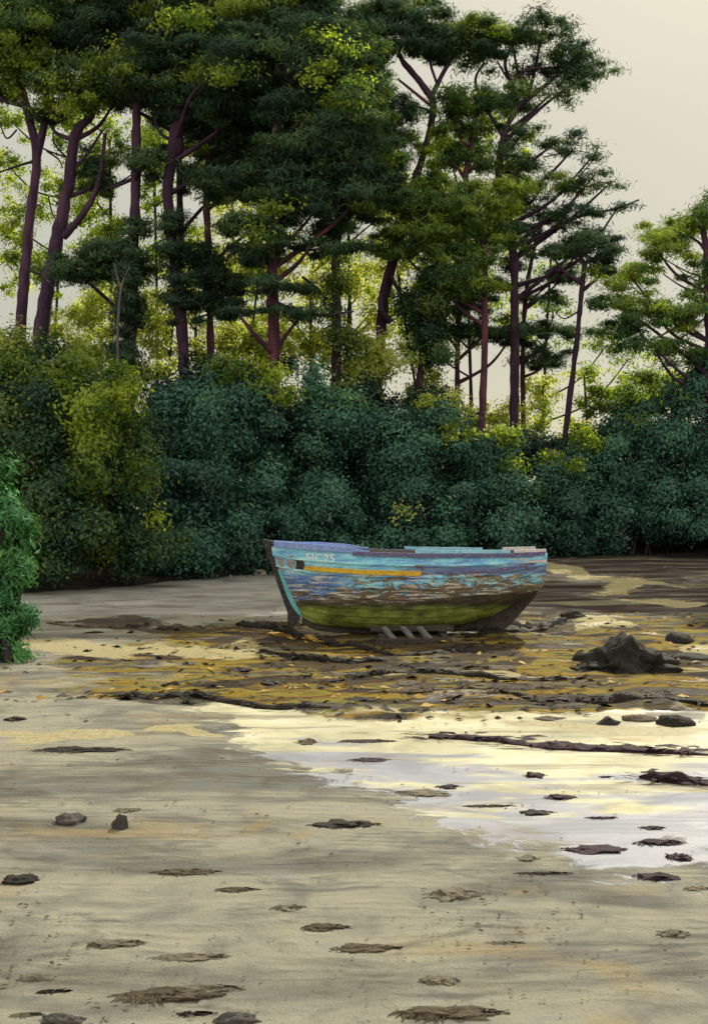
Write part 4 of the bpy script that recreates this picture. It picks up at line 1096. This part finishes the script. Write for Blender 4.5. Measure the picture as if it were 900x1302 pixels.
GW = 'clumps of dark seaweed on the wet flat'
W = [  # px, foot, w, h, material, depth m, label
 (680, 984, 28, 13, 'plumweed', None, 'small peaked plum weed clump at the top of the pale silt'),
 (714, 1012, 42, 10, 'plumweed', None, 'comet shaped weed clump below the small peaked one'),
 (682, 1031, 44, 10, 'weed', None, 'black weed clump with a knob in its middle'),
 (767, 1036, 40, 5, 'plumweed', None, 'thin plum weed streak alone on lavender silt'),
 (831, 1050, 26, 8, 'plumweed', None, 'tiny plum weed clump, highest of the cluster at the right'),
 (757, 1081, 78, 14, 'plumweed', None, 'long dark weed clump with a tail trailing to its left'),
 (842, 1071, 64, 13, 'plumweed', None, 'broad plum weed clump in the middle of the right cluster'),
 (867, 1092, 34, 18, 'plumweed', None, 'thick lumpy weed clump close to the right edge'),
 (838, 1117, 62, 14, 'plumweed', None, 'lowest plum weed clump of the right cluster'),
 (692, 1113, 66, 5, 'weed', None, 'thin dark weed line left of the lowest plum clump'),
 (672, 1094, 26, 12, 'dull', None, 'small grey weed tuft at the edge of the lavender silt'),
 (536, 1009, 70, 12, 'dull', None, 'smudged grey weed clump on the yellow silt'),
 (620, 1021, 60, 5, 'weed', None, 'thin weed streak right of the smudged grey clump'),
 (570, 998, 30, 8, 'plumweed', None, 'faint plum weed patch above the thin streak'),
 (770, 984, 16, 4, 'plumweed', None, 'very small weed scrap right of the small peaked clump'),
 (466, 940, 66, 6, 'plumweed', None, 'plum weed streak on the upper pale silt'),
 (468, 964, 48, 7, 'plumweed', None, 'weed streak trailing down the slope of the silt'),
 (390, 942, 30, 10, 'brownweed', None, 'brown weed tuft among blue grey puddles'),
 (436, 1053, 84, 15, 'weed', None, 'black weed clump lying alone in the middle of the sand'),
 (888, 1130, 30, 8, 'dull', None, 'low weed scrap cut by the right edge'),
 (858, 1193, 40, 14, 'dull', None, 'dull grey weed tuft low at the right'),
 (578, 1146, 70, 20, 'dull', None, 'half buried brownish weed hump below the middle'),
 (640, 1202, 40, 6, 'dull', None, 'faint weed scrap on the smooth sand'),
]
for x, y, w, h, mm, dp, lb in W:
    lump('weed', x, y, w, h, lb, 'seaweed', 'seaweed_clump', mm, GW, dp, fr=max(14, int(w * .8)))

GL = 'dark stones and wrack on the near sand'
L_ = [
 ('weed', 17, 917, 28, 9, 'weed', 'small dark clump by the left edge above the painted sun streak'),
 ('weed', 100, 957, 112, 9, 'weed', 'long thin wrack line under the painted sun streak'),
 ('rock', 85, 1050, 40, 15, 'stone', 'grey stone with a pointed top, left one of a pair on the sand'),
 ('rock', 151, 1056, 20, 20, 'stone', 'upright dark stone, right one of a pair on the sand'),
 ('weed', 160, 1033, 36, 8, 'dull', 'flat smudge of weed just beyond the upright stone'),
 ('rock', 22, 1123, 46, 12, 'rock', 'dark wedge shaped stone at the left edge'),
 ('weed', 238, 1113, 80, 10, 'brownweed', 'brown twiggy wrack in the middle of the near sand'),
 ('weed', 302, 1136, 50, 8, 'brownweed', 'brown wrack scrap with an upright twig'),
 ('weed', 366, 1160, 36, 10, 'dull', 'grey weed scrap at the start of the winding wrack line'),
 ('weed', 412, 1184, 60, 12, 'brownweed', 'winding brown wrack line running down the sand'),
 ('weed', 466, 1210, 80, 14, 'brownweed', 'thick end of the winding wrack line'),
 ('rock', 46, 1246, 52, 10, 'dull', 'flat brown stone near the bottom left corner'),
 ('weed', 70, 1262, 36, 6, 'weed', 'curved wrack scrap below the flat brown stone'),
 ('weed', 208, 1274, 120, 22, 'brownweed', 'widest wrack heap on the near sand'),
 ('weed', 262, 1262, 80, 14, 'dull', 'grey wrack joined to the widest heap'),
 ('weed', 246, 1290, 44, 8, 'weed', 'thin black wrack scrap in front of the widest heap'),
 ('rock', 298, 1303, 58, 16, 'stone', 'dark stone at the bottom edge, cut by it'),
 ('rock', 78, 1304, 56, 14, 'stone', 'grey stone at the bottom edge near the corner'),
 ('weed', 32, 1292, 30, 6, 'dull', 'small wrack scrap in the bottom left corner'),
 ('weed', 570, 1296, 130, 22, 'brownweed', 'broad brown wrack heap at the bottom of the sand'),
 ('weed', 560, 1254, 46, 16, 'dull', 'frosted grey weed tuft above the broad brown heap'),
 ('weed', 240, 1222, 90, 12, 'dull', 'grey wrack smear above the widest heap'),
 ('weed', 150, 1205, 70, 14, 'dull', 'soft grey wrack smear left of the middle'),
]
for kind, x, y, w, h, mm, lb in L_:
    nm, ct = ('stone', 'stone') if kind == 'rock' else ('seaweed_clump', 'seaweed')
    lump(kind, x, y, w, h, lb, ct, nm, mm, GL, fr=max(20, int(w * .9)), res=4)

# strand lines: ribbons of wrack
GB = 'long ribbons of wrack along the tide lines'
def ribbon(pts, wpx, hm, label, m, seed, bumps=1.0):
    P = spline([gpos(*q) for q in pts], 10)
    rnd = random.Random(seed)
    V, F = [], []
    n = len(P); S = 9
    for i, p in enumerate(P):
        t = i / (n - 1)
        k = math.sin(math.pi * min(1, max(0, t * .96 + .02))) ** .4
        yk = p.y / FPX
        dep = wpx * yk * 5.0 * k * (1 + .5 * mnoise.noise(Vector((p.x * 1.7, seed, 0))) + .3 * mnoise.noise(Vector((p.x * 6, seed, 3))))
        hh = hm * k * max(.25, 1 + bumps * (mnoise.noise(Vector((p.x * 2.0, seed * 2, 1))) + .5 * mnoise.noise(Vector((p.x * 7, seed, 5)))))
        for j in range(S):
            a = j / (S - 1)
            yy = p.y + (a - .5) * dep
            zz = gh(p.x, yy) - .012 + (hh + .012) * math.sin(math.pi * a) ** .7 * (1 + .35 * mnoise.noise(Vector((p.x * 9, yy * 9, seed))))
            if j in (0, S - 1): zz -= .03
            V.append((p.x, yy, zz))
    for i in range(n - 1):
        for j in range(S - 1):
            a = i * S + j
            F.append((a, a + S, a + S + 1, a + 1))
    V = [Vector(v) for v in V]
    org = P[n // 2]
    bm = bmesh.new()
    vs = [bm.verts.new(v - org) for v in V]
    for f in F: bm.faces.new([vs[i] for i in f][::-1])
    # loose fronds along it
    for _ in range(int(n * 3)):
        p = P[rnd.randrange(n)] - org
        a = rnd.uniform(0, 6.3); L = rnd.uniform(.08, .3); q = p + Vector((rnd.uniform(-.2, .2), rnd.uniform(-1, 1) * wpx * P[0].y / FPX * 2.5, .02))
        q.z = gh(q.x + org.x, q.y + org.y) - org.z + .01 + rnd.uniform(0, hm)
        e = q + Vector((math.cos(a) * L, math.sin(a) * L * .6, -.2 * hm)); s = Vector((-math.sin(a), math.cos(a), .4)) * L * .12
        bm.faces.new([bm.verts.new(v) for v in (q - s * .4, e - s * .1, e.lerp(q, .4) + s, q + s * .4)])
    bmesh.ops.recalc_face_normals(bm, faces=bm.faces)
    me = bpy.data.meshes.new('seaweed_line'); bm.to_mesh(me); bm.free()
    me.materials.append(M[m])
    o = bpy.data.objects.new('seaweed_line', me); COL.objects.link(o); o.location = org
    return tag(o, label, 'seaweed', GB)
ribbon([(632, 880), (680, 890), (720, 886), (770, 893), (835, 890), (900, 893)], 5, .06, 'dark wrack ribbon running past the small blocky rock', 'weed', 2)
ribbon([(545, 934), (620, 937), (700, 946), (800, 950), (905, 956)], 6, .05, 'longest wrack ribbon, brown and plum, across the pale silt', 'plumweed', 3)
ribbon([(812, 984), (850, 989), (905, 993)], 5, .05, 'plum wrack ribbon reaching the right edge over the pale silt', 'plumweed', 4)
ribbon([(150, 882), (190, 886), (245, 884), (330, 896), (420, 900)], 4, .06, 'black wrack ribbon at the left end of the ochre weed bed', 'weed', 5)
ribbon([(300, 795), (340, 800), (380, 812), (430, 820), (480, 826)], 6, .12, 'thick black wrack bank in front of the boat bow', 'weed', 6, 1.4)
ribbon([(330, 830), (380, 838), (430, 842), (490, 840)], 4, .09, 'black wrack ribbon halfway between bow and ochre bed', 'weed', 7)
ribbon([(440, 860), (520, 855), (600, 860), (720, 862)], 4, .06, 'dark wrack ribbon crossing the ochre weed under the cradle', 'weed', 8)
ribbon([(590, 812), (640, 806), (690, 800), (720, 788)], 6, .12, 'black wrack bank trailing away from under the boat stern', 'weed', 9, 1.3)
ribbon([(470, 828), (520, 832), (570, 830), (600, 824)], 4, .05, 'black wrack pressed against the foot of the cradle', 'weed', 10)
ribbon([(345, 806), (365, 810), (385, 813), (405, 818)], 3, .06, 'golden sunlit wrack heap below the boat stem', 'goldweed', 11)  # sunlight on this heap is painted in by its golden colour
ribbon([(60, 792), (120, 798), (190, 794), (260, 800)], 4, .05, 'broken brown wrack line on the left sand below the slope', 'brownweed', 12, 1.8)
ribbon([(500, 882), (580, 878), (640, 876), (700, 872)], 4, .04, 'golden brown wrack ribbon in the ochre bed', 'brownweed', 13)
# clumps inside the weed bed
GC = 'clumps of wrack in the ochre weed bed'
for x, y, w, h, mm, lb in [
    (345, 871, 36, 14, 'weed', 'black tufted wrack clump with two little peaks below the bow'),
    (306, 850, 34, 10, 'plumweed', 'oval plum wrack clump left of the tufted one'),
    (387, 860, 24, 8, 'weed', 'small oval wrack clump right of the tufted one'),
    (424, 864, 26, 6, 'weed', 'flat wrack scrap nearer the middle of the ochre bed'),
    (258, 866, 30, 8, 'brownweed', 'brown wrack clump at the left of the ochre bed'),
    (240, 893, 26, 14, 'weed', 'black lump at the kink of the left wrack ribbon'),
    (210, 800, 30, 9, 'rock', 'dark pebble cluster lump nearest the middle of the left sand line'),
    (165, 797, 26, 8, 'rock', 'dark lump in the left sand line, beside the shorter ribbon gap'),
    (72, 792, 18, 6, 'rock', 'outermost dark lump of the left sand line'),
    (118, 806, 24, 5, 'rock', 'thin dark lump in front of the left sand line'),
    (250, 798, 22, 7, 'rock', 'innermost dark lump of the left sand line'),
    (560, 838, 40, 9, 'brownweed', 'brown wrack clump in front of the cradle foot'),
    (640, 850, 50, 8, 'brownweed', 'brown wrack clump between cradle and peaked rock'),
    (520, 872, 44, 8, 'brownweed', 'low brown wrack clump in the middle of the ochre bed'),
    (460, 890, 40, 7, 'weed', 'dark wrack clump at the near edge of the ochre bed'),
    (700, 912, 40, 8, 'brownweed', 'brown wrack clump left of the little pointed rock')]:
    lump('weed', x, y, w, h, lb, 'seaweed', 'seaweed_clump', mm, GC, fr=max(16, int(w)))

# uncountable litter: scraps of wrack, pebbles, dead leaves under the bank
def litter(name, n, dens, size, m, seed, asp=.5, flat=True):
    rng = np.random.default_rng(seed)
    y = 1 / rng.uniform(1 / 36, 1 / 4.8, n * 6)
    x = rng.uniform(-.36, .36, n * 6) * y
    keep = rng.uniform(0, 1, n * 6) < dens(x, y)
    x, y = x[keep][:n], y[keep][:n]
    k = len(x)
    z = ground_h(x, y) + .012
    L = rng.uniform(.4, 1.4, k) * size * np.where(y > 12, 1.7, 1)
    a = rng.normal(0, .7, k) + np.where(rng.uniform(0, 1, k) < .5, math.pi, 0)
    T = np.stack([np.cos(a), np.sin(a), rng.normal(0, .12, k)], 1); B = np.stack([-np.sin(a), np.cos(a), rng.normal(0, .25, k)], 1)
    P = np.stack([x, y, z], 1); L = L[:, None]
    q = np.stack([P - T * L, P - B * L * asp * .6 + T * L * .2, P + T * L, P + B * L * asp], 1)
    q[:, 1, 2] += L[:, 0] * .25
    o = fast_mesh(name, q.reshape(-1, 3), np.arange(4 * k).reshape(-1, 4), m)
    return tag(o, kind='stuff')
litter('seaweed_litter', 900, lambda x, y: zones(x, y)[0] * .9 * (fbm(x * .8, y * .8, 77) > .5), .045, M['weed'], 5)
litter('seaweed_scraps', 800, lambda x, y: zones(x, y)[0] * .9 * (fbm(x * .9, y * .9, 97) > .5), .04, M['brownweed'], 6)
litter('golden_weed_scraps', 450, lambda x, y: zones(x, y)[0] * .8 * (fbm(x * 1.0, y * 1.0, 127) > .53), .04, M['goldweed'], 7)
litter('worm_casts', 450, lambda x, y: (1 - zones(x, y)[0]) * (1 - .8 * zones(x, y)[1]) * (fbm(x * .7 + 5, y * 1.1, 137) > .5) * .8 * (y < 13), .010, M['dull'], 9, asp=.9)
litter('wrack_crumbs', 700, lambda x, y: (1 - zones(x, y)[0]) * (fbm(x * 1.1, y * 1.6, 107) > .58) * .5, .018, M['brownweed'], 8)
